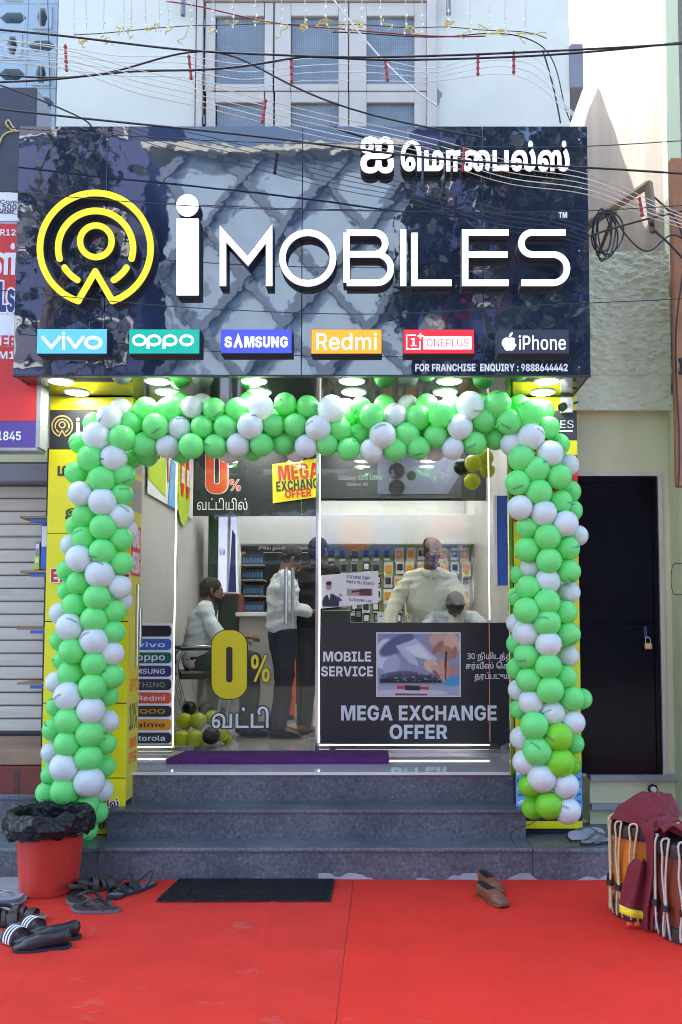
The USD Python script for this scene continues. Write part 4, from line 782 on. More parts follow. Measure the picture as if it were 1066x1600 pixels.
for y, ks in rows_.items():
    for i, k in enumerate(ks):
        base, m1, m2, w, h = kinds[k]; lab = f'{base} on the {nm[y]} hook row of the back wall'
        a = P(502 + i * 17.4 + ra.uniform(-2, 2), y + ra.uniform(-.6, .6), YA_ - .06 - ra.uniform(0, .02))
        if k not in acc0:
            t = acc0[k] = thing('accessory_pack', lab, 'pack', a, group='packs on the hook rows of the back wall')
            obj('card', bx(-w / 2, w / 2, 0, .004, -h, 0, .001), m1, t); obj('goods', bx(-w * .36, w * .36, -.02, -.0005, -h * .72, -h * .2, .006), m2, t); obj('price_tag', bx(-w * .4, w * .4, -.004, -.0005, -h * .98, -h * .84), 'print_yellow' if k in 'be' else 'print_white', t); obj('hook', tube([(0, -.05, .008), (0, .05, .008)], .003, 5), 'steel', t)
        else: copy(acc0[k], a, ra.uniform(-.12, .12), lab)
# shop counter behind the poster, at which the man leans
c2 = thing('front_counter', 'work counter behind the window poster', 'counter'); zc2 = PZ(975, 6.95)
obj('top', bx(-.45, 1.0, 6.72, 7.15, zc2 - .03, zc2, .004), 'white_paint', c2); obj('body', [bx(-.42, .98, 6.74, 6.78, Z3, zc2 - .03, .004), bx(-.42, -.38, 6.78, 7.12, Z3, zc2 - .03), bx(.94, .98, 6.78, 7.12, Z3, zc2 - .03)], 'counter', c2)
mo = thing('monitor', 'dark monitor seen from behind at the window corner', 'monitor'); obj('back', PB((503, 953, 548, 975), 6.85, 6.88, .006), 'dark_green', mo); obj('stand', PB((520, 968, 530, 976), 6.88, 6.92), 'black_plastic', mo)
for i, (b, l) in enumerate((((555, 950, 566, 972), 'black card reader standing on the work counter'), ((590, 957, 600, 972), 'white earphone box on the work counter'))):
    t = thing('counter_box', l, 'box'); obj('carton', PB(b, 6.9, 6.95), 'black_plastic' if i == 0 else 'print_white', t); obj('label', PB((b[0] + 2, b[1] + 5, b[2] - 2, b[3] - 8), 6.897, 6.8995, 0), 'print_grey', t)
# blue sign on the right side wall and the yellow balloons
bs = thing('blue_panel', 'narrow blue advertising panel at the right edge of the entrance', 'panel'); a, b = P(777, 915, 6.4), P(796, 775, 6.4)
obj('board', bx(a[0], a[0] + .1, 6.38, 6.41, a[2], b[2], .003), 'print_blue', bs); obj('edge', bx(a[0] - .022, a[0] - .001, 6.37, 6.42, a[2], b[2]), 'print_white', bs)
def cluster(name, label, items, group=None):
    t = thing(name, label, 'balloons', group=group)
    for x, y, r, Y, c in items: place_balloon(x, y, r, Y, c, t, r * Y / F, prnt=False)
    return t
BY, BK = 'balloon_yellow', 'balloon_black'
cluster('balloon_cluster', 'yellow and black balloons on the floor behind the glass door', [(288, 1127, 13, 6.9, BY), (310, 1127, 13, 6.9, BY), (284, 1155, 14, 6.82, BY), (306, 1155, 14, 6.8, BY), (330, 1150, 13.5, 6.8, BK), (345, 1147, 12, 6.9, BY), (332, 1122, 12, 6.98, BY), (296, 1107, 11, 7.1, BK), (322, 1108, 11, 7.1, BK), (355, 1155, 8, 7, BY), (270, 1165, 9, 6.8, BY)])
cluster('balloon_cluster', 'yellow balloons at the top corner behind the window', [(740, 724, 14, 6.75, BY), (757, 716, 15, 6.8, BY), (738, 752, 13, 6.75, BY), (762, 735, 12, 6.9, BY), (722, 730, 13, 6.9, BK)])
# ceiling lamps of the shop
cl0 = None
for i, x in enumerate((-1.3, -.3, .6)):
    for j, y in enumerate((7.0, 7.9, 8.9, 9.9)):
        lab = 'square white ceiling lamp inside the shop'; loc = (x, y, ZC + .249)
        if cl0 is None:
            cl0 = thing('ceiling_lamp', lab, 'lamp', loc, group='square ceiling lamps inside the shop'); obj('diffuser', bx(-.22, .22, -.22, .22, -.012, -.001), 'ceiling_lamp', cl0); obj('frame', [bx(-.24, -.221, -.24, .24, -.014, 0), bx(.221, .24, -.24, .24, -.014, 0)], 'white_paint', cl0)
        else: copy(cl0, loc, 0, lab)
# purple door mat
def pm_(u, v):
    a, b, c, d = P(260, 1195, 0) if 0 else (PX(259, 6.02, 1190), PX(607, 6.02, 1190), 6.02, 6.44)
    x = a + (b - a) * u + .05 * v * (1 - u) ; y = c + (d - c) * v
    return np.stack([x, y, Z3 + .034 + .006 * meshkit.fbm(np.stack([x * 60, y * 60, x * 0], -1), 3, 4)], -1)
obj('purple_mat', sheet(pm_, 220, 40, .034), 'purple_mat', label='purple bristle mat lying before the glass door', cat='door mat')
# ---------------------------------------------------------------- people
def chain(pts, seg=18): 
    sp = [m3.Manifold.sphere(r, seg).translate(tuple(map(float, p))) for p, r in pts]
    if len(sp) == 1: return sp[0]
    return m3.Manifold.batch_boolean([m3.Manifold.batch_hull([a, b]) for a, b in zip(sp, sp[1:])], m3.OpType.Add)
def ell(c, r, seg=24): return m3.Manifold.sphere(1.0, seg).scale(tuple(map(float, r))).translate(tuple(map(float, c)))
def hullp(*ps): return m3.Manifold.batch_hull([m3.Manifold.sphere(r, 16).translate(tuple(map(float, p))) for p, r in ps])
def soft(m, L=.02, it=8):
    t = tm(m.refine_to_length(L)); t.merge_vertices(); return trimesh.smoothing.filter_taubin(t, iterations=it)
def U(parts): return m3.Manifold.batch_boolean(parts, m3.OpType.Add)
V = lambda *a: np.array(a, float)
def hand(wr, d, palm, side, s=1.0, curl=.7):
    """palm box, four fingers and a thumb; d along the hand, palm: the palm's normal, side: towards the thumb"""
    d = d / np.linalg.norm(d); palm = palm - d * (palm @ d); palm /= np.linalg.norm(palm); side = np.cross(palm, d) * np.sign(np.cross(palm, d) @ side or 1)
    o = [hullp((wr, .024 * s), (wr + d * .03 + side * .02, .017 * s), (wr + d * .085 + side * .028, .012 * s), (wr + d * .085 - side * .028, .012 * s), (wr + d * .03 - side * .02, .015 * s))]
    for i, L in enumerate((.068, .076, .071, .055)):
        b = wr + d * .085 + side * (.028 - .0187 * i); q = [(b - d * .015, .0095), (b, .0095)]; ang = 0; p = b
        for k, f in enumerate((.45, .32, .23)):
            ang += curl * (.55 + .1 * i); v = d * math.cos(ang) + palm * math.sin(ang); p = p + v * L * f; q.append((p, .0088 - .0008 * k))
        o.append(chain(q, 12))
    b = wr + d * .03 + side * .025; v = (side * .8 + d * .75 + palm * .35); v /= np.linalg.norm(v)
    o.append(chain([(wr + d * .02, .014), (b + v * .02, .012), (b + v * .045, .0105), (b + v * .066 + d * .012, .0085)], 12))
    return U(o)
def folds(v, f, s):
    w = meshkit.noise(v * 4.0, s + 7)[:, None] * .6; return (1 - np.abs(2 * meshkit.noise(v * f + w * [1, 1, 2], s) - 1))[:, None] ** 2 * .7 + .3 * (1 - np.abs(2 * meshkit.noise(v * f * 2.1 + w, s + 1) - 1))[:, None] - .12
def person(name, label, J, base, rz, skin, shirt, trousers, hair='short', beard=False, shoes='leather_black', sleeve=1.0, lower=True, scale=1.0, badge=False, belt=True):
    t = thing(name, label, 'person', base, rz)
    J = {k: V(*v) * scale for k, v in J.items()}
    S = scale; h = J['head']; n = J['neck']; ff = J['face'] / np.linalg.norm(J['face']); uph = h - n; uph = uph - ff * (uph @ ff) * .6; uph /= np.linalg.norm(uph); sd = np.cross(ff, uph); sd /= np.linalg.norm(sd); uph = np.cross(sd, ff)
    HP = lambda r, f, u: h + sd * r * S + ff * f * S + uph * u * S
    M = np.stack([sd, ff, uph], 1)
    def el(c, r): return m3.Manifold.sphere(1.0, 28).scale(tuple(float(x) * S for x in r)).transform(np.hstack([M, HP(*c)[:, None]]))
    skull = [el((0, -.012, .028), (.074, .094, .088)), m3.Manifold.batch_hull([el((0, .022, -.005), (.064, .068, .072)), el((0, .052, -.088), (.026, .026, .022)), el((.038, -.0, -.06), (.02, .03, .03)), el((-.038, 0, -.06), (.02, .03, .03))])]
    skull.append(U([hullp((HP(0, .088, .012), .009 * S), (HP(0, .107, -.030), .012 * S)), hullp((HP(-.012, .095, -.034), .009 * S), (HP(.012, .095, -.034), .009 * S))]))
    skull += [hullp((HP(-.03, .078, .028), .009 * S), (HP(-.012, .086, .026), .009 * S)), hullp((HP(.03, .078, .028), .009 * S), (HP(.012, .086, .026), .009 * S))]
    skull += [hullp((HP(-.018, .082, -.058), .007 * S), (HP(0, .09, -.056), .009 * S), (HP(.018, .082, -.058), .007 * S)), hullp((HP(-.014, .084, -.068), .006 * S), (HP(.014, .084, -.068), .006 * S))]
    for s in (-1, 1): skull.append(hullp((HP(s * .076, -.012, .018), .011 * S), (HP(s * .080, -.018, -.002), .012 * S), (HP(s * .074, -.008, -.026), .008 * S)))
    b = skull + [chain([(h - uph * .05 * S - ff * .018 * S, .054 * S), (n, .056 * S), (J['chest'], .07 * S)])]
    for k in 'lr':
        sh, el_, wr, hn = J['sh' + k], J['el' + k], J['wr' + k], J['ha' + k]
        b.append(chain([(J['chest'], .06 * S), (sh, .040 * S), (sh * .5 + el_ * .5, .038 * S), (el_, .033 * S), (el_ * .6 + wr * .4, .036 * S), (wr, .024 * S)]))
        d = hn - wr; b.append(hand(wr, d, J.get('palm' + k, V(0, 0, -1)), sd * 0 + (V(0, 1, 0) if abs(d[1]) < abs(d[2]) else V(0, 0, 1)), S))
    b.append(chain([(J['chest'], .075 * S), (J['hips'], .08 * S)]))
    if lower:
        for k in 'lr': b.append(chain([(J['hips'], .07 * S), (J['hp' + k], .065 * S), (J['kn' + k], .044 * S), (J['an' + k], .034 * S), (J['to' + k], .028 * S)]))
    obj('body', soft(U(b), .016, 6), skin, t, smooth=True)
    for s in (-1, 1):
        e = obj('eye', el((s * .029, .0785, .010), (.0125, .0068, .0048)), 'print_lilac', t, smooth=True); obj('iris', el((s * .029, .0822, .010), (.0055, .0042, .0047)), 'hair', e, smooth=True)
        obj('eyebrow', hullp((HP(s * .014, .090, .027), .0055 * S), (HP(s * .042, .077, .028), .0045 * S)), 'hair', t)
    # hair: a cap over the skull, open at the face
    cut = m3.Manifold.cube((.4, .4, .4), True).transform(np.hstack([M, HP(0, .245 if hair != 'bald' else .17, -.14 if hair != 'bald' else -.0)[:, None]]))
    cap = el((0, -.016, .034), (.081, .099, .093)) + el((0, -.05, -.02), (.07, .06, .07))
    low = m3.Manifold.cube((.5, .5, .4), True).transform(np.hstack([M, HP(0, .0, -.265)[:, None]]))
    front = m3.Manifold.cube((.5, .3, .3), True).transform(np.hstack([M, HP(0, .205, -.10)[:, None]]))
    cap = cap - low - front
    if hair == 'bald': cap = cap - el((0, .03, .12), (.10, .14, .105))
    hm = tm(cap.refine_to_length(.012)); nz = meshkit.fbm(hm.vertices * 60 / S, 2, 5)[:, None] - .5; hm.vertices = hm.vertices + hm.vertex_normals * nz * .014 * S
    obj('hair', hm, 'hair', t, smooth=True)
    if beard:
        bd = (m3.Manifold.batch_hull([el((0, .05, -.085), (.036, .036, .034)), el((.042, .0, -.05), (.022, .03, .034)), el((-.042, 0, -.05), (.022, .03, .034)), el((0, .07, -.07), (.034, .024, .02))]))
        obj('beard', soft(bd, .012, 3), 'hair', t, smooth=True)
    # shirt
    lat = J['shr'] - J['shl']; lat = lat / np.linalg.norm(lat)
    W_ = lambda p, w, r: hullp((p - lat * w * S, r * S), (p + lat * w * S, r * S))
    ck, hp, mid = J['chest'], J['hips'], (J['chest'] + J['hips']) / 2
    tor = [m3.Manifold.batch_hull([W_(ck + (n - ck) * .35, .09, .075), W_(ck, .10, .105)]), m3.Manifold.batch_hull([W_(ck, .10, .105), W_(mid, .075, .105)]), m3.Manifold.batch_hull([W_(mid, .075, .105), W_(hp, .07, .112)]), m3.Manifold.batch_hull([W_(ck + (n - ck) * .5, .06, .058), hullp((n - (n - ck) * .30, .066 * S))])]
    for k in 'lr':
        sh, el_, wr = J['sh' + k], J['el' + k], J['wr' + k]; end = el_ + (wr - el_) * max(0, sleeve - .45) / .55 if sleeve > .45 else sh + (el_ - sh) * sleeve * 2
        tor.append(chain([(n - (n - ck) * .22, .052 * S), (sh + V(0, 0, .004), .050 * S)])); a = [(ck + (sh - ck) * .5, .085 * S), (sh - V(0, 0, .012) * S, .057 * S), (sh * .5 + el_ * .5, .055 * S)] + ([(el_, .048 * S), (end, .041 * S)] if sleeve > .45 else [(end, .056 * S)])
        tor.append(chain(a))
    so = soft(U(tor), .018, 7); so.vertices = so.vertices + so.vertex_normals * folds(so.vertices, V(5, 5, 11) / S, 3) * .030 * S
    sh_ = obj('shirt', so, shirt, t, smooth=True)
    fw = np.cross(lat, [0, 0, 1.0]) * -1; fw = fw * np.sign(fw @ ff or 1)
    if scale and lower: obj('button', [mv(trimesh.creation.icosphere(0, .006), ck + (hp - ck) * q + fw * .112 * S) for q in (-.1, .15, .4, .65)], 'print_grey', sh_)
    nb = n - (n - ck) * .16; up_ = (n - ck) / np.linalg.norm(n - ck)
    cl = m3.Manifold.batch_hull([m3.Manifold.sphere(.016 * S, 10).translate(tuple(nb + (sd * math.cos(a) * .056 + ff * math.sin(a) * .052 - up_ * (.02 + .012 * math.sin(a))) * S)) for a in np.linspace(0, 6.28, 14)] + [m3.Manifold.sphere(.008 * S, 10).translate(tuple(nb + (sd * math.cos(a) * .050 + ff * math.sin(a) * .046 + up_ * (.022 - .022 * math.sin(a))) * S)) for a in np.linspace(0, 6.28, 14)])
    cl = cl - m3.Manifold.batch_hull([m3.Manifold.sphere(.040 * S, 14).translate(tuple(nb - up_ * .05 * S)), m3.Manifold.sphere(.047 * S, 14).translate(tuple(nb + up_ * .07 * S))]) - m3.Manifold.batch_hull([m3.Manifold.sphere(.004 * S, 8).translate(tuple(nb + (ff * .03 - up_ * .045) * S)), m3.Manifold.sphere(.02 * S, 8).translate(tuple(nb + (ff * .08 + up_ * .03) * S))])
    obj('collar', soft(cl, .012, 2), shirt, sh_, smooth=50)
    if scale:
        q0, q1 = ck + up_ * .10 * S, hp; pk = [ (q0 + (q1 - q0) * t_ + fw * (.118 + .004 * math.sin(t_ * 9)) * S, .0) for t_ in np.linspace(0, 1, 12)]
        obj('placket', cat_([bx(-.013, .013, -.003, .003, -.045, .045, .001).apply_transform(np.vstack([np.hstack([np.stack([lat, fw, np.cross(lat, fw)], 1), p_[:, None]]), [0, 0, 0, 1]])) for p_, _ in pk[1:]]), shirt, sh_)
        pc = ck + lat * .075 * S + fw * .112 * S + V(0, 0, -.02); obj('pocket', bx(-.045, .045, -.004, .004, -.06, .05, .003).apply_transform(np.vstack([np.hstack([np.stack([lat, fw, np.cross(lat, fw)], 1), pc[:, None]]), [0, 0, 0, 1]])), shirt, sh_)
    for k in 'lr':
        sh0, el0, wr0 = J['sh' + k], J['el' + k], J['wr' + k]; e0 = el0 + (wr0 - el0) * max(0, sleeve - .45) / .55 if sleeve > .45 else sh0 + (el0 - sh0) * sleeve * 2; d0 = (wr0 - el0) if sleeve > .45 else (el0 - sh0); d0 = d0 / np.linalg.norm(d0); rr = .047 if sleeve > .45 else .060
        obj('cuff', tube([e0 - d0 * .03 * S, e0 - d0 * .012 * S, e0 + d0 * .006 * S], [rr * S, (rr + .003) * S, rr * S], 18), shirt, sh_, smooth=40)
    if badge: obj('badge', bx(-.03, .03, 0, .012, -.05, .05, .004).apply_transform(trimesh.transformations.translation_matrix(ck + V(.03, .115 * S, .02))), 'print_charcoal', sh_)
    if lower:
        tr = [m3.Manifold.batch_hull([W_(hp - V(0, 0, .025), .068, .100), W_((J['hpl'] + J['hpr']) / 2, .085, .105)])]
        for k in 'lr': tr.append(chain([(J['hp' + k], .105 * S), (J['hp' + k] * .5 + J['kn' + k] * .5, .088 * S), (J['kn' + k], .068 * S), (J['kn' + k] * .4 + J['an' + k] * .6, .062 * S), (J['an' + k] + V(0, 0, .01), .056 * S)]))
        so = soft(U(tr), .02, 6); so.vertices = so.vertices + so.vertex_normals * folds(so.vertices, V(7, 7, 5), 9) * .018
        to = obj('trousers', so, trousers, t, smooth=True)
        if belt: obj('belt', m3.Manifold.batch_hull([W_(hp + V(0, 0, .012), .072, .117), W_(hp - V(0, 0, .012), .072, .117)]) ^ m3.Manifold.cube((2, 2, .03), True).translate(tuple(hp)), 'leather_black', to)
        for k in 'lr':
            a, b_ = J['an' + k], J['to' + k]; d = (b_ - a) * V(1, 1, 0); d /= np.linalg.norm(d); q = np.cross([0, 0, 1], d); f = V(a[0], a[1], 0)
            m = m3.Manifold.batch_hull([m3.Manifold.sphere(r * S, 14).scale((1, 1, .7)).translate(tuple(f + (d * x + q * y) * S + V(0, 0, z * S))) for x, y, z, r in ((-.07, 0, .035, .036), (.02, .01, .035, .042), (.02, -.01, .05, .04), (.13, .015, .028, .038), (.17, -.005, .025, .03), (-.02, 0, .08, .04))]) 
            m = m.trim_by_plane((0, 0, 1), .002)
            obj('shoe', soft(m, .02, 3), shoes, t, smooth=True)
    return t
# standing man in a white shirt, seen from his right side, looking down at what he holds (faces +x in the scene, a little away)
fy = 7.57
J1 = dict(head=(0, .075, 1.565), neck=(0, .015, 1.455), face=(0, .80, -.60), chest=(0, 0, 1.29), hips=(0, -.01, .98), shl=(-.178, .0, 1.385), shr=(.178, 0, 1.385), ell=(-.22, .02, 1.13), elr=(.215, .03, 1.12), wrl=(-.10, .24, 1.13), wrr=(.09, .24, 1.10), hal=(-.03, .32, 1.16), har=(.02, .31, 1.13), hpl=(-.09, 0, .90), hpr=(.09, 0, .90), knl=(-.10, .03, .49), knr=(.10, .0, .49), anl=(-.11, -.02, .08), anr=(.11, -.05, .08), tol=(-.13, .13, .03), tor=(.13, .10, .03), palml=(0, 0, 1), palmr=(0, 0, 1))
a = P(441, 1143, fy); pz1 = person('person', 'man in white shirt and navy trousers looking down at his hands behind the door', J1, (a[0], fy, Z3), math.radians(-70), 'skin', 'shirt_white', 'trouser_navy', sleeve=.85, scale=1.02, badge=True)
ph_ = thing('mobile_phone', 'dark phone held by the standing man in the white shirt', 'phone', (a[0] + .33, fy + .14, Z3 + 1.165), math.radians(-62)); obj('case', bx(-.038, .038, -.06, .10, -.004, .004, .003), 'black_plastic', ph_); obj('screen', bx(-.034, .034, -.055, .095, .0042, .005), 'print_slate', ph_)
# man in black, half hidden by the frame post
a = P(493, 1160, 7.75); J2 = dict(J1, head=(0, .04, 1.585), face=(0, 1, -.15), ell=(-.23, -.01, 1.12), elr=(.23, -.01, 1.12), wrl=(-.22, .10, .90), wrr=(.22, .08, .88), hal=(-.21, .16, .82), har=(.21, .13, .80), palml=(1, 0, 0), palmr=(-1, 0, 0))
person('person', 'man in black shirt and grey trousers standing beside the steel frame post', J2, (a[0], 7.75, Z3), math.radians(-30), 'skin_dark', 'shirt_black', 'trouser_grey', sleeve=.4, scale=1.07, shoes='leather_brown', belt=False)
# seated bearded man at the left, in profile
a = P(318, 1140, 7.5); sz = PZ(1045, 7.5) - Z3
J3 = dict(head=(0, .06, sz + .70), neck=(0, .02, sz + .585), face=(0, 1, -.12), chest=(0, -.03, sz + .42), hips=(0, -.08, sz + .10), shl=(-.185, -.02, sz + .52), shr=(.185, -.02, sz + .52), ell=(-.24, .06, sz + .27), elr=(.24, .10, sz + .26), wrl=(-.17, .31, sz + .25), wrr=(.15, .34, sz + .28), hal=(-.13, .40, sz + .26), har=(.11, .43, sz + .29), hpl=(-.10, -.02, sz + .06), hpr=(.10, -.02, sz + .06), knl=(-.12, .42, sz + .08), knr=(.12, .42, sz + .08), anl=(-.12, .40, .08), anr=(.12, .40, .08), tol=(-.13, .55, .03), tor=(.13, .55, .03), palml=(0, 0, -1), palmr=(0, 0, -1))
person('person', 'bearded man in white shirt sitting on the chair behind the glass door', J3, (a[0], 7.5, Z3), math.radians(-72), 'skin', 'shirt_white', 'trouser_grey', beard=True, sleeve=.8)
ch = thing('office_chair', 'black and steel armchair under the seated man', 'chair', (a[0], 7.5, Z3), math.radians(-72))
obj('seat', bx(-.24, .24, -.24, .22, sz - .08, sz - .01, .02), 'black_plastic', ch); obj('backrest', rot(bx(-.23, .23, -.29, -.25, sz + .05, sz + .40, .015), .1, (1, 0, 0), (0, -.27, sz)), 'black_plastic', ch)
for s in (-1, 1):
    obj('armrest', bx(s * .29 - .025, s * .29 + .025, -.24, .2, sz + .17, sz + .205, .01), 'black_plastic', ch); obj('frame_tube', tube(spline([(s * .29, -.25, .012), (s * .29, -.25, sz - .05), (s * .29, -.22, sz + .15), (s * .29, .12, sz + .16), (s * .29, .2, sz - .02), (s * .29, .22, .012)], 30), .013, 8), 'steel', ch, smooth=True)
# bald man leaning on the work counter
zs_ = PZ(915, 6.95) - Z3
J4 = dict(head=(-.02, .14, 1.59), neck=(0, .055, 1.465), face=(-.34, .9, -.50), chest=(0, 0, 1.27), hips=(0, -.12, .96), shl=(-.175, .02, 1.345), shr=(.175, .02, 1.36), ell=(-.25, .10, 1.15), elr=(.30, .06, 1.15), wrl=(-.20, .22, .94), wrr=(.36, .16, .94), hal=(-.17, .30, .92), har=(.38, .25, .92), hpl=(-.09, -.12, .88), hpr=(.09, -.12, .88), knl=(-.10, -.10, .48), knr=(.10, -.10, .48), anl=(-.10, -.14, .08), anr=(.10, -.14, .08), tol=(-.11, 0, .03), tor=(.11, 0, .03))
a = P(672, 900, 7.3); person('person', 'bald man in cream shirt leaning on the work counter behind the window', J4, (a[0], 7.3, Z3), math.radians(178), 'skin_dark', 'shirt_cream', 'trouser_grey', hair='bald', sleeve=.95, scale=1.03)
# person bent over the work, dark head to the street
J5 = dict(head=(0, .17, 1.19), neck=(0, .03, 1.13), face=(0, .22, -1), chest=(0, -.06, 1.0), hips=(0, -.18, .70), shl=(-.18, -.03, 1.09), shr=(.18, -.03, 1.09), ell=(-.25, .10, .95), elr=(.25, .10, .95), wrl=(-.10, .22, .93), wrr=(.10, .22, .93), hal=(-.04, .29, .92), har=(.04, .29, .92), hpl=(-.09, -.13, .66), hpr=(.09, -.13, .66), knl=(-.11, .22, .60), knr=(.11, .22, .60), anl=(-.11, .16, .14), anr=(.11, .16, .14), tol=(-.11, .29, .09), tor=(.11, .29, .09))
a = P(712, 948, 7.1); person('person', 'person in pale shirt bending a dark haired head over the work counter', J5, (a[0], 7.25, Z3 + .02 + (PZ(948, 7.1) - Z3 - 1.20)), math.radians(178), 'skin_dark', 'shirt_white', 'trouser_grey', sleeve=.6)
st5 = thing('stool', 'round black stool under the person bent over the work counter', 'stool', (a[0], 7.41, Z3)); zq = .02 + (PZ(948, 7.1) - Z3 - 1.20) + .55
obj('seat', lathe([(.001, zq - .06), (.17, zq - .05), (.17, zq), (.001, zq + .01)], 24), 'black_plastic', st5); obj('column', tube([(0, 0, .03), (0, 0, zq - .05)], .025, 10), 'steel', st5); obj('foot', lathe([(.001, .0), (.19, .0), (.19, .02), (.001, .04)], 24), 'steel', st5)
# ---------------------------------------------------------------- things on the carpet and the steps
# bucket with a black bag folded over its rim
bY = 4.95; ba = P(74, 1400, bY); bc_ = (ba[0], bY + .02, .004)
bk = thing('bucket', 'red plastic bucket lined with a crumpled black bag', 'bucket', bc_)
n = 64; a = np.arange(n) * 2 * np.pi / n
pf = [(.001, .002), (.150, .002), (.158, .012), (.177, .22), (.185, .34), (.194, .375), (.188, .375), (.178, .34), (.150, .02), (.001, .012)]
m = lathe(pf, n); v = m.vertices; an = np.arctan2(v[:, 1], v[:, 0]); flute = .0018 * np.sign(np.sin(an * 10)) * (v[:, 2] < .34); rr = np.hypot(v[:, 0], v[:, 1]) + 1e-9; v[:, :2] *= (1 + flute / rr)[:, None]; obj('shell', m, 'bucket_red', bk, smooth=40)
def bag(u, v):
    th = u * 2 * np.pi; t = v
    prr = np.interp(t, [0, .12, .3, .42, .52, .7, .85, 1], [.16, .185, .192, .21, .235, .248, .242, .205]); z = np.interp(t, [0, .12, .3, .42, .52, .7, .85, 1], [.27, .375, .46, .48, .47, .405, .355, .343])
    q = np.stack([np.cos(th) * 3.2, np.sin(th) * 3.2, t * 4], -1)
    f = meshkit.fbm(q * 1.4, 3, 3) - .5; w = np.abs(meshkit.fbm(q * 3.5 + 9, 3, 6) - .5)
    edge = np.clip((t - .85) / .15, 0, 1); r = prr + (.040 * f + .030 * w) * np.clip(t * 3 - .2, 0, 1); z = z + .045 * (meshkit.fbm(q * 1.3 + 4, 3, 8) - .5) * np.clip(t * 4 - .6, 0, 1) + edge * .035 * (meshkit.noise(q * 3, 2) - .5)
    return np.stack([r * np.cos(th), r * np.sin(th), z], -1)
obj('bin_bag', grid(bag, 181, 60), 'bag_black', bk, smooth=True)
# ---- shoes
def outline(u, L=.27, wf=.050, wh=.034, cur=.008):        # half sole outline by position from heel (0) to toe (1)
    return np.interp(u, [0, .02, .08, .25, .45, .65, .78, .9, .97, 1], [.0, .018, wh * .9, wh, wh * .5 + wf * .5, wf * .98, wf, wf * .86, wf * .55, 0])
def sole(L, th, z0, wf=.050, wh=.034, n=28, lift=0.012):
    def loop(z, k):
        u = (1 - np.cos(np.linspace(0, math.pi, n))) / 2; w = outline(u, L, wf, wh) * k; x = (u - .5) * L
        up = lift * np.clip((u - .75) / .25, 0, 1) ** 2
        return np.vstack([np.c_[x, w + .006 * np.sin(u * math.pi), np.full(n, z) + up], np.c_[x[::-1], -w[::-1] + .006 * np.sin(u[::-1] * math.pi), np.full(n, z) + up[::-1]]])
    A, B, C = loop(z0, .96), loop(z0 + th * .5, 1.02), loop(z0 + th, 1.0); k = len(A); i = np.arange(k); j = (i + 1) % k
    v = np.vstack([A, B, C, A.mean(0), C.mean(0)]); f = []
    for o in (0, k): f += [np.stack([i + o, j + o, j + o + k], 1), np.stack([i + o, j + o + k, i + o + k], 1)]
    f += [np.stack([j, i, np.full(k, 3 * k)], 1), np.stack([i + 2 * k, j + 2 * k, np.full(k, 3 * k + 1)], 1)]
    m = trimesh.Trimesh(v, np.vstack(f)[:, ::-1], process=False); return m
def band(u0, u1, h, wf, L=.27, z0=.02, twist=0, th=.004, over=1.04, n=18):
    """a strap over the foot between positions u0 and u1 along the sole"""
    def fn(u, v):
        uu = u0 + (u1 - u0) * v + twist * (u - .5); w = outline(uu, L, wf) * over; a = u * math.pi
        return np.stack([(uu - .5) * L, w * np.cos(a) + .006 * np.sin(uu * math.pi), z0 + h * np.sin(a) ** .8], -1)
    return sheet(fn, n, 6, -th)
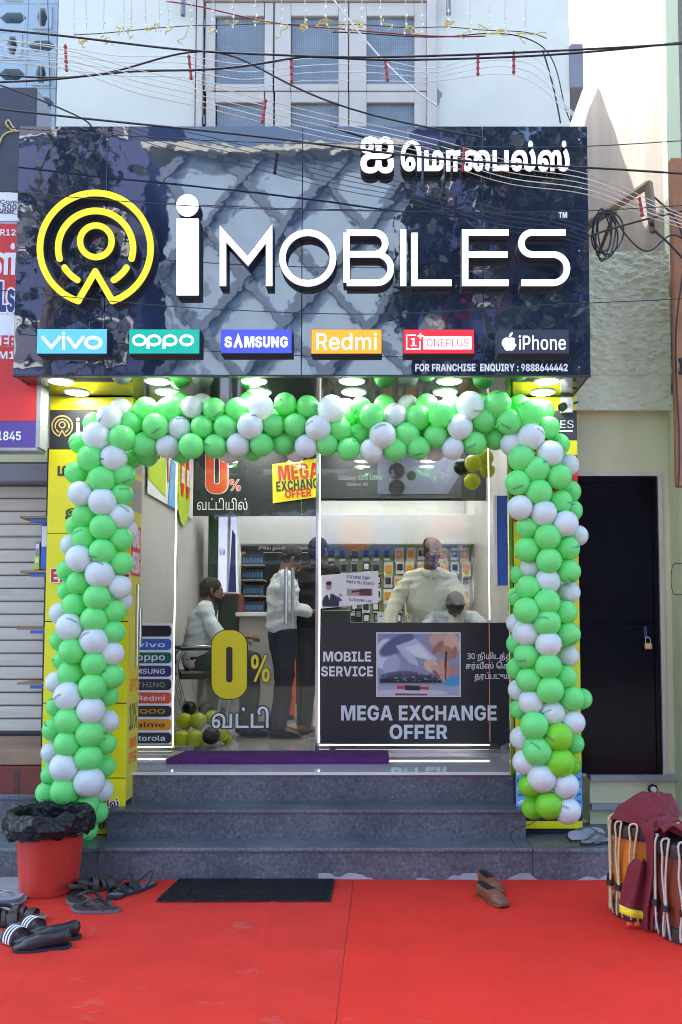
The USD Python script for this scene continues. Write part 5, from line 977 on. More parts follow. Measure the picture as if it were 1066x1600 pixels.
def footwear(kind, name, label, px, py, Y, heading, z=0.008, group=None, cat='shoe', mats=None, L=.27, roll=0):
    p = P(px, py, Y); t = thing(name, label, cat, (p[0], Y, z), heading, group)
    if roll: UsdGeom.Xformable(t).AddRotateXOp().Set(math.degrees(roll))
    up_, so_, in_ = mats
    if kind == 'closed':
        obj('sole', sole(L * 1.01, .013, 0, .0485, .037), so_, t, smooth=35); obj('heel', sole(L * .30, .008, -.007, .036, .037).apply_translation((-L * .35, 0, 0)), so_, t)
        E = lambda x, y, z, a, b, c: m3.Manifold.sphere(1.0, 26).scale((a, b, c)).translate((x, y, z))
        k_ = L / .27
        up = m3.Manifold.batch_hull([E(-.101 * k_, 0, .052, .030, .033, .040), E(-.02 * k_, .002, .042, .04, .038, .036)]) + m3.Manifold.batch_hull([E(-.03 * k_, .002, .044, .04, .037, .042), E(.045 * k_, .006, .034, .05, .046, .036)]) + m3.Manifold.batch_hull([E(.045 * k_, .006, .026, .05, .047, .035), E(.094 * k_, .007, .020, .036, .039, .021)])
        up = up.trim_by_plane((0, 0, 1), .009)
        us = tm(up.refine_to_length(.008)); us.merge_vertices(); us = trimesh.smoothing.filter_taubin(us, iterations=14)
        cv = lambda g: m3.Manifold.batch_hull([E(-.096 * k_, 0, .092, .024 + g, .023 + g, .062 + g), E(-.012 * k_, .001, .092, .034 + g, .029 + g, .060 + g)])
        up = m3.Manifold(m3.Mesh(us.vertices.astype(np.float32), us.faces.astype(np.uint32)))
        obj('upper', up - cv(.0035), up_, t, smooth=50); obj('lining', (up ^ cv(.0035)) - cv(0), in_, t, smooth=50)
    else:
        th = .020 if kind != 'thong' else .017
        obj('sole', sole(L, th, 0, .050, .036), so_, t, smooth=35); obj('insole', sole(L * .95, .004, th - .001, .047, .033), in_, t, smooth=35)
        if kind == 'slide':
            obj('strap', band(.50, .80, .062, .052, L, th * .5, .03), up_, t, smooth=True)
            for k in range(3): obj('stripe', band(.55 + .08 * k, .585 + .08 * k, .0625, .052, L, th * .5, .03, .0055), 'print_white', t, smooth=True)
        elif kind == 'thong':
            for s in (-1, 1):
                o = .038 * s; c = [(-.05 * 1, o * 1.12, th * .7), (-.01, o * 1.0, th + .034), (.035, o * .55, th + .042), (.075, .004, th + .012), (.078, .004, th - .002)]
                p_ = spline(c, 14); obj('thong_strap', sheet(lambda u, v, p_=p_: np.stack([np.interp(u, np.linspace(0, 1, 14), p_[:, i]) for i in range(3)], -1) + np.stack([(v - .5) * .036 * (1 - .5 * u), v * 0, -.006 * np.abs(v - .5)], -1), 14, 5, .004), up_, t, smooth=True)
        elif kind == 'sandal':
            obj('strap', band(.62, .80, .050, .052, L, th * .5, .06), up_, t, smooth=True); obj('strap', band(.36, .48, .070, .045, L, th * .5, -.05), up_, t, smooth=True); obj('strap', band(.50, .58, .060, .048, L, th * .5, .10), up_, t, smooth=True)
            q = [(-.02, .036, th), (-.08, .036, .062), (-.125, .012, .074), (-.125, -.012, .074), (-.08, -.036, .062), (-.02, -.036, th)]; p_ = spline(q, 20)
            obj('heel_strap', sheet(lambda u, v: np.stack([np.interp(u, np.linspace(0, 1, 20), p_[:, i]) for i in range(3)], -1) + np.stack([v * 0, v * 0, (v - .5) * .022], -1), 20, 4, .004), up_, t, smooth=True)
        elif kind == 'loop':
            obj('strap', band(.58, .78, .052, .050, L, th * .5, .04), up_, t, smooth=True)
            p_ = spline([(-.02, .036, th), (-.075, .030, .058), (-.105, .0, .085), (-.075, -.030, .058), (-.02, -.036, th)], 18); obj('heel_strap', tube(p_, .005, 8), up_, t, smooth=True)
    return t
R9 = math.radians
lb_ = ('leather_black', 'sole_black', 'sandal_dark'); 
footwear('closed', 'leather_shoe', 'nearer shoe of the shiny black leather pair by the striped slides', 66, 1470, 4.08, R9(180 + 12), cat='shoe', mats=lb_)
footwear('closed', 'leather_shoe', 'farther shoe of the shiny black leather pair by the striped slides', 82, 1455, 4.18, R9(180 + 25), cat='shoe', mats=lb_)
sl = ('sole_black', 'sole_black', 'sole_grey')
footwear('slide', 'slide_sandal', 'striped dark slide cut by the photo edge beside the black leather pair', 14, 1452, 4.18, R9(-28), cat='sandal', mats=sl)
footwear('slide', 'slide_sandal', 'striped dark slide nearest to the heel of the black leather pair', 42, 1437, 4.32, R9(-32), cat='sandal', mats=sl)
sb_ = ('sandal_dark', 'sole_tan', 'sandal_brown')
footwear('sandal', 'strap_sandal', 'tan and dark strapped sandal in front of the red bucket', 33, 1412, 4.47, R9(-4), cat='sandal', mats=sb_)
footwear('sandal', 'strap_sandal', 'dark strapped sandal at the photo edge behind the striped slides', 2, 1428, 4.40, R9(10), cat='sandal', mats=('sandal_dark', 'sole_black', 'sandal_dark'))
footwear('thong', 'grey_sandal', 'pale grey worn sandal at the photo edge beside the bucket', -2, 1398, 4.72, R9(20), z=.024, cat='sandal', mats=('print_grey', 'sole_grey', 'print_grey'))
tg = ('sandal_dark', 'sole_grey', 'insole_dark')
footwear('thong', 'thong_sandal', 'front sandal of the dark brown thong pair right of the bucket', 150, 1410, 4.62, R9(176), cat='sandal', mats=tg)
footwear('thong', 'thong_sandal', 'rear sandal of the dark brown thong pair right of the bucket', 140, 1396, 4.74, R9(172), cat='sandal', mats=tg)
footwear('sandal', 'dark_sandal', 'dark brown strapped sandal touching the bucket side', 130, 1380, 4.93, R9(80), cat='sandal', mats=('sandal_dark', 'sole_black', 'sandal_dark'))
footwear('sandal', 'dark_sandal', 'dark brown strapped sandal between bucket and looped pair', 154, 1375, 4.98, R9(40), cat='sandal', mats=('sandal_dark', 'sole_black', 'sandal_dark'))
footwear('loop', 'loop_sandal', 'black sandal with heel loop, nearer to the thong pair', 190, 1382, 4.92, R9(262), cat='sandal', mats=('sole_black', 'sole_black', 'sole_grey'))
footwear('loop', 'loop_sandal', 'black sandal with heel loop, nearer to the rubber mat', 215, 1378, 4.98, R9(236), cat='sandal', mats=('sole_black', 'sole_black', 'sole_grey'))
br = ('leather_brown', 'leather_brown', 'insole_dark')
footwear('closed', 'brown_loafer', 'front shoe of the worn brown loafers on the carpet', 768, 1396, 4.78, R9(-62), cat='shoe', mats=br)
footwear('closed', 'brown_loafer', 'rear shoe of the worn brown loafers, touching the bottom step', 766, 1377, 5.0, R9(-72), cat='shoe', mats=br)
gs = ('sole_grey', 'sole_black', 'print_grey')
footwear('thong', 'grey_slipper', 'grey rubber slipper leaning up on the stone ledge below the door', 915, 1302, 5.36, R9(15), z=Z1 + .03, cat='slipper', mats=gs, roll=.8)
footwear('thong', 'grey_slipper', 'grey rubber slipper lying flat on the stone ledge below the door', 935, 1308, 5.32, R9(25), z=Z1, cat='slipper', mats=gs)
# rubber mat
def rm(u, v):
    x = PX(246, 4.78, 1405) + (PX(517, 4.78, 1405) - PX(246, 4.78, 1405)) * u + .03 * v * (1 - u); y = 4.76 + .40 * v
    return np.stack([x, y, .020 + .004 * meshkit.fbm(np.stack([x * 3, y * 3, x * 0], -1), 2, 2) + .012 * np.clip(v - .9, 0, 1) * np.sin(u * 20)], -1)
rmt = obj('rubber_mat', sheet(rm, 60, 24, .012), 'rubber_mat', smooth=False, label='black rubber mat with a honeycomb of raised rings on the carpet', cat='door mat')
rings = []; ring0 = lathe([(.0105, 0), (.0115, .005), (.0085, .005), (.0080, 0)], 6)
for i in range(44):
    for j in range(18):
        u, v = (i + .5 + .5 * (j % 2)) / 45, (j + .7) / 18.6; q = rm(np.array(u), np.array(v)); rings.append(mv(ring0, q))
obj('rings', cat_(rings), 'rubber_mat', rmt, kind='stuff')
# ---- drums
def drum(name, label, px, pyb, Y, R, hgt, wood, rope, lean=0):
    c = P(px, pyb, Y); t = thing(name, label, 'drum', (c[0], Y, .008))
    obj('shell', lathe([(R * .90, .02), (R * .93, hgt * .25), (R * .95, hgt * .5), (R * .93, hgt * .75), (R * .90, hgt - .02)], 40), wood, t, smooth=60)
    for z in (.035, hgt - .045):
        obj('hoop', lathe([(R * .91, z - .035), (R * 1.0, z - .033), (R * 1.03, z), (R * 1.0, z + .033), (R * .91, z + .035)], 40), 'drum_hoop', t, smooth=50)
    for z, s in ((.002, -1), (hgt - .008, 1)):
        obj('drum_head', lathe([(.001, z + .002), (R * .97, z + .002), (R * .97, z), (.001, z)][::1], 40), 'drum_skin' if s < 0 else 'drum_hoop', t)
    nr = 13
    for k in range(nr):
        a0 = 2 * math.pi * (k + .25) / nr; a1 = 2 * math.pi * (k + .62) / nr; am = (a0 + a1) / 2 - .01
        def q(a, z, r=1.06): return (R * r * math.cos(a), R * r * math.sin(a), z)
        pts = [q(a0, .10, 1.0), q(a0, .02), q(a0, .08), q(am - .03, hgt * .33, 1.05), q(a0 - .02, hgt * .7, 1.05), q(a0, hgt - .05), q(a0, hgt + .004, 1.0), q((a0 + a1) / 2, hgt + .008, .93), q(a1, hgt + .004, 1.0), q(a1, hgt - .05), q(am + .03, hgt * .33, 1.05), q(a1, .06), q(a1, .01, 1.0)]
        p_ = spline(pts, 60); obj('rope', tube(p_, .0058, 7), rope, t, smooth=True)
        b = q(am, hgt * .33, 1.06); rg = rot(lathe([(.017, -.016), (.022, -.014), (.022, .014), (.017, .016)], 12), am, (0, 0, 1)); obj('rope_ring', mv(scl(rg, (.9, 1.2, 1)), b), 'drum_hoop', t, smooth=40)
    return t
d1 = drum('rope_drum', 'orange wooden drum with cream ropes behind the maroon cloth', 1012, 1436, 4.58, .185, .50, 'drum_wood', 'rope')
d2 = drum('rope_drum', 'dark wooden drum with white ropes cut by the photo edge', 1090, 1468, 4.27, .195, .485, 'drum_wood_dark', 'rope_white')
obj('strap', tube(spline([P(956, 1300, 4.42), P(966, 1262, 4.45), P(982, 1258, 4.5), P(996, 1268, 4.46)], 16), .016, 8), 'drum_hoop', d1, smooth=True)
# maroon cloth thrown over both drums
mc = thing('maroon_cloth', 'maroon cloth thrown over the drums, folds hanging between them', 'cloth')
def heap(u, v):
    th = u * 2 * np.pi; ph_ = v * math.pi / 2
    q = np.stack([np.cos(th) * np.cos(ph_), np.sin(th) * np.cos(ph_), v], -1); w_ = meshkit.noise(q * 2.0 + 5, 4)
    r = 1 + .42 * (meshkit.fbm(q * 1.5, 2, 5) - .5) + .075 * (1 - np.abs(np.sin(5.5 * (q[..., 0] * .8 - q[..., 2] * .9 + .9 * w_)))) + .05 * (1 - np.abs(np.sin(7 * (q[..., 1] + q[..., 2] * .5 + .8 * w_))))
    c = P(1012, 1290, 4.55); return np.stack([c[0] + .165 * r * np.cos(th) * np.cos(ph_) + .03 * v, 4.56 + .15 * r * np.sin(th) * np.cos(ph_), .512 + .135 * r * np.sin(ph_) + .012 * np.sin(th * 4) * np.cos(ph_)], -1)
obj('bundle', grid(heap, 81, 30), 'maroon_cloth', mc, smooth=True)
def fall(u, v):
    w = np.interp(v, [0, .25, .5, 1], [.17, .11, .095, .075]); c0 = np.interp(v, [0, .12, .3, 1], [P(1045, 1290, 4.35)[0], P(1022, 1310, 4.33)[0], P(1020, 1340, 4.33)[0], P(1021, 1420, 4.33)[0]])
    z = np.interp(v, [0, .10, .2, 1], [.535, .525, .46, .022]); f = np.sin(u * 14 + v * 2.0 + 2 * meshkit.noise(np.stack([u * 2, v * 3, u * 0], -1), 3)) * .018 * np.clip(v * 4 + .3, 0, 1) * (1 - .3 * v)
    return np.stack([c0 + w * (u - .5) + .02 * np.sin(v * 5), 4.30 + .09 * (1 - np.clip(v * 6, 0, 1)) + f + .05 * (u - .5) ** 2, z + .03 * np.sin(u * 3) * (1 - v)], -1)
obj('hanging_fold', sheet(fall, 60, 70, .006), 'maroon_cloth', mc, smooth=True)
def over2(u, v):
    x = P(1022, 1300, 4.3)[0] + .30 * u; z = .53 + .018 * np.sin(v * 11 + u * 5) - .07 * np.clip(v - .75, 0, 1) * 2 + .05 * np.exp(-((u - .15) / .2) ** 2) * (1 - v); y = 4.16 + .34 * v - .0 * u
    return np.stack([x, y, z - .02 * (1 - v)], -1)
obj('top_fold', sheet(over2, 40, 50, .008), 'maroon_cloth', mc, smooth=True)
pb_ = thing('cloth_pouch', 'small maroon pouch with a yellow hem hanging on the orange drum', 'pouch')
def pouch(u, v):
    cx = np.interp(v, [0, 1], [P(1000, 1350, 4.33)[0], P(990, 1420, 4.33)[0]]); w = np.interp(v, [0, .15, .6, 1], [.055, .10, .125, .135])
    z = np.interp(v, [0, 1], [PZ(1343, 4.33), PZ(1418, 4.33)]) - .035 * u * v; f = .012 * np.sin(u * 9 + v * 2) * (1 - v * .5)
    return np.stack([cx + w * (u - .5), 4.345 - .03 * np.sin(u * math.pi) + f + .0 * v, z], -1)
obj('pouch_cloth', sheet(pouch, 40, 30, .006), 'maroon_cloth', pb_, smooth=True)
obj('yellow_hem', sheet(lambda u, v: pouch(u, np.ones_like(v)) + np.stack([v * 0, -.010 - .006 * np.sin(v * math.pi), .012 - .036 * v], -1), 40, 6, .006), 'yellow_trim', pb_, smooth=True)
for px, py in ((984, 1437), (996, 1440)):
    c = P(px, py, 4.36); fl = thing('marigold', 'orange marigold head on the carpet at the drum foot' + (', nearer to the cloth' if px > 990 else ', nearer to the pouch hem'), 'flower', (c[0], 4.36, .018))
    obj('petals', [mv(scl(trimesh.creation.icosphere(0, .008), (1, 1, .6)), (.012 * math.cos(k * 2.4) * math.sqrt(k / 14), .012 * math.sin(k * 2.4) * math.sqrt(k / 14), .006 + .004 * (k % 3))) for k in range(15)], 'print_orange_red', fl)
# ---------------------------------------------------------------- neighbour's signs, cartons, rack at the left
YN = 5.3
ns = thing('neighbour_sign', 'tall red and white signboard half hidden behind the black shop sign', 'sign')
nx0, nx1 = PX(-120, YN), PX(50.5, YN)
for a, b, m in ((300, 345, 'print_white'), (349, 489, 'print_red'), (491, 539, 'print_white'), (541, 658, 'print_red'), (658, 699, 'print_purple')):
    obj('panel', bx(nx0, nx1, YN, YN + .015, PZ(b, YN) + .001, PZ(a, YN) - .001), m, ns)
obj('edge_frame', [bx(nx0, nx1 + .012, YN - .004, YN + .12, PZ(704, YN), PZ(699.5, YN)), bx(nx1 + .001, nx1 + .028, YN - .003, YN + .12, PZ(699, YN), PZ(300, YN))], 'cement', ns)
for t, b, f, w, m in (('Customs Cargo Com', (-95, 312, 26, 320), 'i', 600, 'print_charcoal'), ('Cell: 91500 91500', (-85, 319, 26, 328), 'i', 700, 'print_charcoal'), ('MSME_T', (-2, 328, 32, 335), 'i', 700, 'print_charcoal'), ('GSTN: 33AB6R12', (-90, 358, 25, 368), 'i', 700, 'print_white'), ('மிகள்', (-96, 378, 30, 430), 't', 800, 'print_white'), ('OPTICALs', (-95, 440, 24, 488), 'i', 900, 'print_navy'), ('PRINTER', (-62, 524, 26, 541), 'i', 800, 'print_red'), ('33AB6M1', (-60, 549, 23, 561), 'i', 700, 'print_white'), ('Ph: 98840 81845', (-95, 674, 33, 688), 'i', 700, 'print_white')):
    pr(t, b, YN, m, ns, f, w, y=YN - .001, outline='print_white' if t == 'OPTICALs' else None, ow=.012)
ds = thing('slate_sign', 'dark slate signboard with a thin golden flourish at the upper edge', 'sign'); YD2 = 5.42
sx = PX(57, YD2, 150)
obj('box', bx(PX(-130, YD2, 150), sx, YD2, YD2 + .012, PZ(299, YD2), PZ(136, YD2), .004), 'sign_slate', ds); obj('side', bx(PX(-130, YD2, 150), sx, YD2 + .013, YD2 + .24, PZ(299, YD2), PZ(137, YD2)), 'print_grey', ds)
obj('flourish', tube(spline([P(x, y, YD2 - .004) for x, y in ((-20, 240), (0, 222), (12, 207), (24, 203), (19, 196), (12, 188), (10, 190), (14, 199), (22, 204), (40, 200))], 50), .006, 6), 'print_gold', ds)
dc = thing('display_rack', 'narrow rack with four blue edged boards against the roller shutter', 'rack'); YR = 5.72
for y in (808, 893, 982, 1068):
    obj('board', PB((31 if y < 900 else 26, y - 2, 84, y + 2), YR, YR + .25, .002), 'carton', dc); obj('blue_edge', PB((47, y + 3, 84, y + 8), YR + .01, YR + .03, .001), 'print_blue', dc)
obj('upright', PB((70, 700, 74, 1170), YR + .1, YR + .14), 'black_plastic', dc)
for b, m, l in (((53, 868, 62, 890), 'print_lime', 'small green carton on the second board of the blue edged rack'), ((63, 818, 75, 890), 'print_blue', 'tall blue carton on the second board of the blue edged rack'), ((54, 846, 62.5, 867.5), 'print_grey', 'small grey carton on top of the green carton on the rack')):
    t = thing('carton', l, 'box'); obj('body', PB(b, YR + .04, YR + .12, .003), m, t); obj('label', PB((b[0] + 2, b[1] + 4, b[2] - 1.5, (b[1] + b[3]) / 2), YR + .038, YR + .0395, 0), 'print_white', t)
tb = thing('tile_carton', 'brown tile cartons stacked on the stone ledge under the shutter', 'box'); YT_ = 5.62
obj('carton', PB((-40, 1198, 75, 1241), YT_, YT_ + .35, .004), 'carton_red', tb); obj('top_board', PB((-40, 1172, 80, 1196), YT_ + .02, YT_ + .36, .006), 'carton', tb)
lt_ = glyphs('BLACK', 'i', 800); q = pbox((21, 1203, 31, 1238), YT_); obj('lettering', plate(fit(affinity.rotate(lt_, 90, origin=(0, 0)), *q), YT_ - .001, .001), 'print_charcoal', tb)
pw = tuple(P(38, 1160, 5.9)); obj('low_wall', bx(-4.2, -1.98, 5.93, 6.02, Z1, PZ(1152, 5.95)), 'carton', nb)
# white security camera on the right board
cm = P(885, 632, YP - .06); cc = thing('security_camera', 'white bullet camera on a square plate under the sign', 'camera', cm)
obj('plate', bx(-.03, .052, .03, .056, -.045, .06, .004), 'white_paint', cc); obj('arm', tube([(.015, .03, .01), (0, -.01, .005)], .013, 10), 'white_paint', cc)
d = np.array([-.62, -.62, -.45]); d /= np.linalg.norm(d); s0 = np.array([.03, .0, .015]); obj('barrel', tube([s0, s0 + d * .01, s0 + d * .10, s0 + d * .104], [.020, .025, .027, .027], 18), 'white_paint', cc, smooth=40)
obj('hood', tube([s0 + d * .095, s0 + d * .125], [.0285, .029], 18, True), 'black_plastic', cc, smooth=40); obj('lead', tube([(.052, .05, .02), (.09, .04, .028)], .007, 8), 'black_plastic', cc)
# angle iron bracket at the right with coiled cable
bkr = thing('wire_bracket', 'tan angle iron bracket holding the cables right of the sign', 'bracket')
def bar(a, b, w, m='tan_metal'): return tube([a, b], w, 4)
obj('arm', bar(P(905, 362, 5.3), P(1014, 287, 5.15), .028), 'tan_metal', bkr); obj('strut', bar(P(962, 330, 5.22), P(935, 400, 5.45), .014), 'tan_metal', bkr); obj('drop', bar(P(1013, 285, 5.15), P(1022, 362, 5.15), .030), 'tan_metal', bkr)
obj('insulator', mv(trimesh.creation.icosphere(1, .018), P(1019, 349, 5.11)), 'cable_black', bkr)
cl = thing('cable_coil', 'loops of black cable hanging beside the sign on the bracket', 'cable')
for k in range(5):
    cx, cy, rx, ry = 940 + 6 * k % 17, 360 + (k * 7) % 11, 14 + 3 * (k % 3), 34 + 4 * (k % 2)
    obj('loop', tube(np.array([P(cx + rx * math.cos(t) + 3 * math.sin(2 * t + k), cy + ry * math.sin(t), 5.16 - .01 * k) for t in np.linspace(0, 2 * math.pi, 40)]), .005, 6, False), 'cable_black', cl, smooth=True)
wc = thing('wire_loop', 'thin black wire loop hanging on the cream pier by the door', 'cable'); obj('loop', tube(np.array([P(1062 + 13 * math.cos(t), 905 + 28 * math.sin(t) + 4 * math.sin(3 * t), 5.48) for t in np.linspace(0, 2 * math.pi, 40)]), .003, 5, False), 'cable_black', wc)
# ---------------------------------------------------------------- cables
def cable(pts, r, m, label, Y=4.9, group=None, name='cable', n=60):
    q = [P(p[0], p[1], p[2] if len(p) > 2 else Y) for p in pts]
    return obj(name, tube(spline(q, n), r, 6), m, smooth=True, label=label, cat='cable', group=group)
BL = 'cable_black'
cable([(-80, 36), (0, 46), (100, 56), (304, 79), (420, 85), (540, 89), (640, 88), (850, 80), (1066, 68), (1150, 62)], .0062, BL, 'thick black cable crossing the pale wall and window, uppermost of the thick ones', 4.85)
cable([(-80, 131), (0, 128), (91, 123), (200, 112), (330, 108), (420, 97), (480, 88.5), (540, 91), (700, 92), (850, 86), (1066, 66), (1150, 56)], .0062, BL, 'thick black cable sagging at the pierced blocks and joining the uppermost one', 4.9)
cable([(-80, 112), (0, 117), (91, 121), (180, 111), (300, 81), (335, 81), (440, 125), (540, 167), (650, 195), (760, 216)], .0055, BL, 'black cable that peaks at the window jamb and falls across the panes to the sign', 4.95)
cable([(-80, 160), (0, 170), (142, 186), (330, 205), (475, 222), (700, 249), (922, 262), (1066, 271), (1150, 276)], .006, BL, 'long black cable drooping along the top edge of the sign to the right', 4.75)
cable([(-60, 120), (0, 133), (60, 155), (110, 176), (136, 190), (143, 198, 5.06)], .005, BL, 'short black cable coming down to the top of the sign', 5.0)
for k, (y0, y1, y2, w) in enumerate(((200, 214, 226, 'uppermost'), (300, 318, 327, 'middle'), (455, 478, 472, 'lowest'))):
    cable([(-60, y0 - 6), (20, y0), (200, y0 + 12 + 3 * k), (400, y1 + 8), (620, y1 + 12), (860, y2 + 4), (1000, y2 - 2), (1120, y2 - 10)], .0026, BL, f'thin black wire sagging across the sign face, {w} of the three', 4.7)
cable([(500, -30), (545, 30), (600, 95), (683, 165)], .006, 'cable_white', 'white cable slanting down across the right window casement', 5.4)
cable([(260, 2), (330, 14), (420, 34), (520, 44), (640, 54), (720, 57), (760, 56)], .0045, 'cable_red', 'thin red wire drooping across the upper window panes', 5.6)
cable([(520, 50), (600, 54), (700, 57), (800, 54), (850, 75), (875, 130), (892, 190, 5.9)], .004, BL, 'black wire turning down at the right end of the pale wall', 5.7)
cable([(848, 78), (858, 110), (868, 150), (876, 192)], .006, BL, 'twisted black lead hanging down to the right end of the sign', 5.75)
cable([(910, 372), (1000, 345), (1066, 330), (1120, 322)], .006, BL, 'black cable running from the coil to the right edge under the bracket', 5.1)
cable([(1022, 360), (1040, 375), (1066, 402), (1110, 440)], .007, BL, 'thick black cable dropping from the bracket to the right edge', 5.1)
cable([(960, 335), (985, 375), (1015, 392), (1040, 372), (1066, 372)], .005, BL, 'black cable bow hanging below the bracket', 5.12)
cable([(1014, 300), (1036, 320), (1054, 340), (1060, 480), (1062, 700), (1060, 760)], .006, BL, 'black cable running down the terracotta strip of the pier', 5.36)
cable([(1063, 560), (1066, 572), (1063, 584)], .014, BL, 'black cable clamp on the terracotta strip', 5.36, n=8)
# white wires kept apart by red spacers: an upper run of four, a lower run of five
WG1, WG2 = 'four thin white wires of the upper run held by red spacers', 'five thin pale wires of the lower run held by red spacers'
for k in range(4):
    o = [0, 11, 22, 34][k]
    cable([(-60, 58 + o), (0, 62 + o), (102, 74 + o), (200, 88 + o * .9), (295, 88 + o), (375, 100 + o * .9 + 2 * k), (455, 94 + o), (530, 88 + o * 1.1), (602, 94 + o * .95), (680, 106 + o * .6), (747, 87 + o * .9), (803, 83 + o), (840, 92 + o * 1.2), (866, 128 + o * .8), (897, 176 + o * .2)], .0026, 'cable_white', f'{["uppermost", "second", "third", "lowest"][k]} thin white wire of the upper run between the red spacers', 5.2, WG1)
for k in range(5):
    o = 9 * k
    cable([(-60, 40 + o), (0, 60 + o), (102, 78 + o * .8), (200, 105 + o), (300, 128 + o), (413, 156 + o), (540, 186 + o), (640, 208 + o * .9), (724, 230 + o), (800, 252 + o), (920, 272 + o * .9), (1000, 305 + o * .8), (1066, 334 + o * .6), (1120, 352 + o * .6)], .0024, 'cable_white' if k % 2 else 'cable_cream', f'{["uppermost", "second", "middle", "fourth", "lowest"][k]} thin pale wire of the lower run falling towards the tan bracket', 5.0 if 0 else 4.8, WG2)
for (x, y0, y1, dx, Y, w) in ((102, 70, 111, 2, 5.0, 'near the pierced blocks'), (295, 86, 124, 4, 5.2, 'at the left jamb of the window'), (455, 91, 130, 1, 5.2, 'before the middle casement'), (602, 93, 127, 4, 5.2, 'before the right casement'), (747, 85, 118, 0, 5.2, 'on the pale wall right of the window'), (803, 80, 115, 0, 5.2, 'nearest the hanging black lead'), (415, 155, 192, -5, 4.8, 'just above the top of the sign'), (726, 231, 268, -3, 4.8, 'in front of the white script lettering'), (999, 308, 338, 5, 4.8, 'beside the tan bracket')):
    t = thing('wire_spacer', f'red plastic wire spacer {w}', 'spacer', P(x, y0, Y)); a, b = np.zeros(3), P(x + dx, y1, Y) - P(x, y0, Y)
    obj('rod', tube([a, b], .0085, 6), 'cable_red', t); [obj('clip', mv(trimesh.creation.icosphere(1, .012), a + (b - a) * f), 'cable_red', t) for f in (.08, .36, .64, .92)]
# fairy lights along the top
fl = thing('fairy_light_string', 'string of fairy lights with yellow ties hanging across the top', 'fairy lights'); YF_ = 5.55
main = [(115, 54), (180, 50), (240, 44), (300, 40), (340, 39), (430, 37), (500, 39), (560, 38), (640, 43), (700, 42), (760, 47), (820, 50), (855, 60)]
rf = np.random.default_rng(5)
obj('main_wire', tube(spline([P(x, y, YF_) for x, y in main], 120), .003, 5), BL, fl)
drops = [116, 135, 162, 193, 205, 228, 250, 263, 300, 333, 365, 400, 440, 477, 510, 540, 565, 595, 634, 660, 700, 735, 765, 790, 820]
bulbs = []
for x in drops:
    y1 = np.interp(x, [m_[0] for m_ in main], [m_[1] for m_ in main]) + rf.uniform(-6, 6)
    q = spline([P(x + rf.uniform(-2, 2), -60, YF_ - .01), P(x + rf.uniform(-1, 1), 0, YF_ - .02), P(x + rf.uniform(-1, 1), y1 * .6, YF_ - .02), P(x, y1, YF_ - .01)], 16); obj('drop_wire', tube(q, .0028, 5), 'cable_cream', fl)
    bulbs += [mv(scl(trimesh.creation.icosphere(1, .007), (1, 1, 1.6)), P(x + rf.uniform(-2, 2), yy_, YF_ - .03)) for yy_ in (y1 - 22, y1 - 8, y1 + rf.uniform(2, 9))]
    k = rf.integers(1, 3)
    for _ in range(k):
        c = [P(x, y1, YF_ - .02)]; p = np.array([x, y1])
        for s in range(6): p = p + [rf.uniform(-9, 9), rf.uniform(-5, 7)]; c.append(P(p[0], p[1], YF_ - .02 - rf.uniform(0, .03)))
        obj('yellow_tie', tube(spline(c, 22), .0035, 5), 'cable_yellow', fl)
obj('bulbs', cat_(bulbs), 'print_white', fl, kind='stuff')
for x, w in ((38, 'left'), (63, 'middle'), (76, 'right')): cable([(x - 2, -60), (x, 60), (x + 2, 140), (x + (4 if w != 'right' else 3), 190)], .003, 'cable_cream' if w != 'right' else BL, f'{w} hanging wire before the pierced block wall', 6.2)
# ---------------------------------------------------------------- across the street (seen in the mirror of the sign and the glass)
def VP(px, py, D): q = P(px, py, 2 * YS + D); return np.array([q[0], -D, q[2]])       # where a thing stands that the sign mirrors at that point, D metres behind the camera
D = 10.0
def mirror_box(b, D0, D1): a, c = VP(b[0], b[3], D0), VP(b[2], b[1], D0); return bx(a[0], c[0], -D0, -D1, max(a[2], 0), c[2])
mat('lattice_paint', (.14, .20, .29), .6, .15, 2)
ob = thing('lattice_building', 'pale blue building across the street faced with a dark diamond lattice', 'building')
zg = 4.6; m_ = mirror_box((236, 232, 642, 2000), D, D + 8); m_.vertices[m_.vertices[:, 2] < .01, 2] = zg; gf_ = mirror_box((200, 232, 680, 2000), D - .2, D + 8); gf_.vertices[gf_.vertices[:, 2] > .01, 2] = zg
obj('added_ground_floor', gf_, 'print_charcoal', ob); gb = gf_.bounds  # dark storey added to keep street reflections in the shop glass dark
for k in range(5):
    x0, x1 = gb[0][0] + (gb[1][0] - gb[0][0]) * (k + .06) / 5, gb[0][0] + (gb[1][0] - gb[0][0]) * (k + .94) / 5
    obj('shutter', bx(x0, x1, -D + .2, -D + .26, 0, 3.2), 'print_charcoal', ob); obj('awning', bx(x0 - .1, x1 + .1, -D + .2, -D + 1.6, 3.25, 3.35), 'lattice_paint', ob)  # shutters and awnings likewise added to darken what the glass mirrors
obj('wall', m_, 'pale_blue_paint', ob)
a, c = VP(236, 1000, D), VP(642, 232, D); step = 2.0
for k in range(-8, 9):
    for s in (1, -1):
        x0 = (a[0] + c[0]) / 2 + k * step; ln_ = LineString([(x0 - s * 9, 6.5 - 9 * 1.25), (x0 + s * 9, 6.5 + 9 * 1.25)]).intersection(sbox(a[0], 4.6, c[0], c[2]))
        if not ln_.is_empty and ln_.length > .5:
            e = tm(trimesh.creation.extrude_polygon(ln_.buffer(.11, cap_style=2).intersection(sbox(a[0], 4.6, c[0], c[2])), .12, engine='earcut')); v = e.vertices
            obj('lattice_bar', trimesh.Trimesh(np.stack([v[:, 0], -D + .02 + v[:, 2] + (.03 if s > 0 else 0), v[:, 1]], 1), e.faces[:, ::-1]), 'lattice_paint', ob)
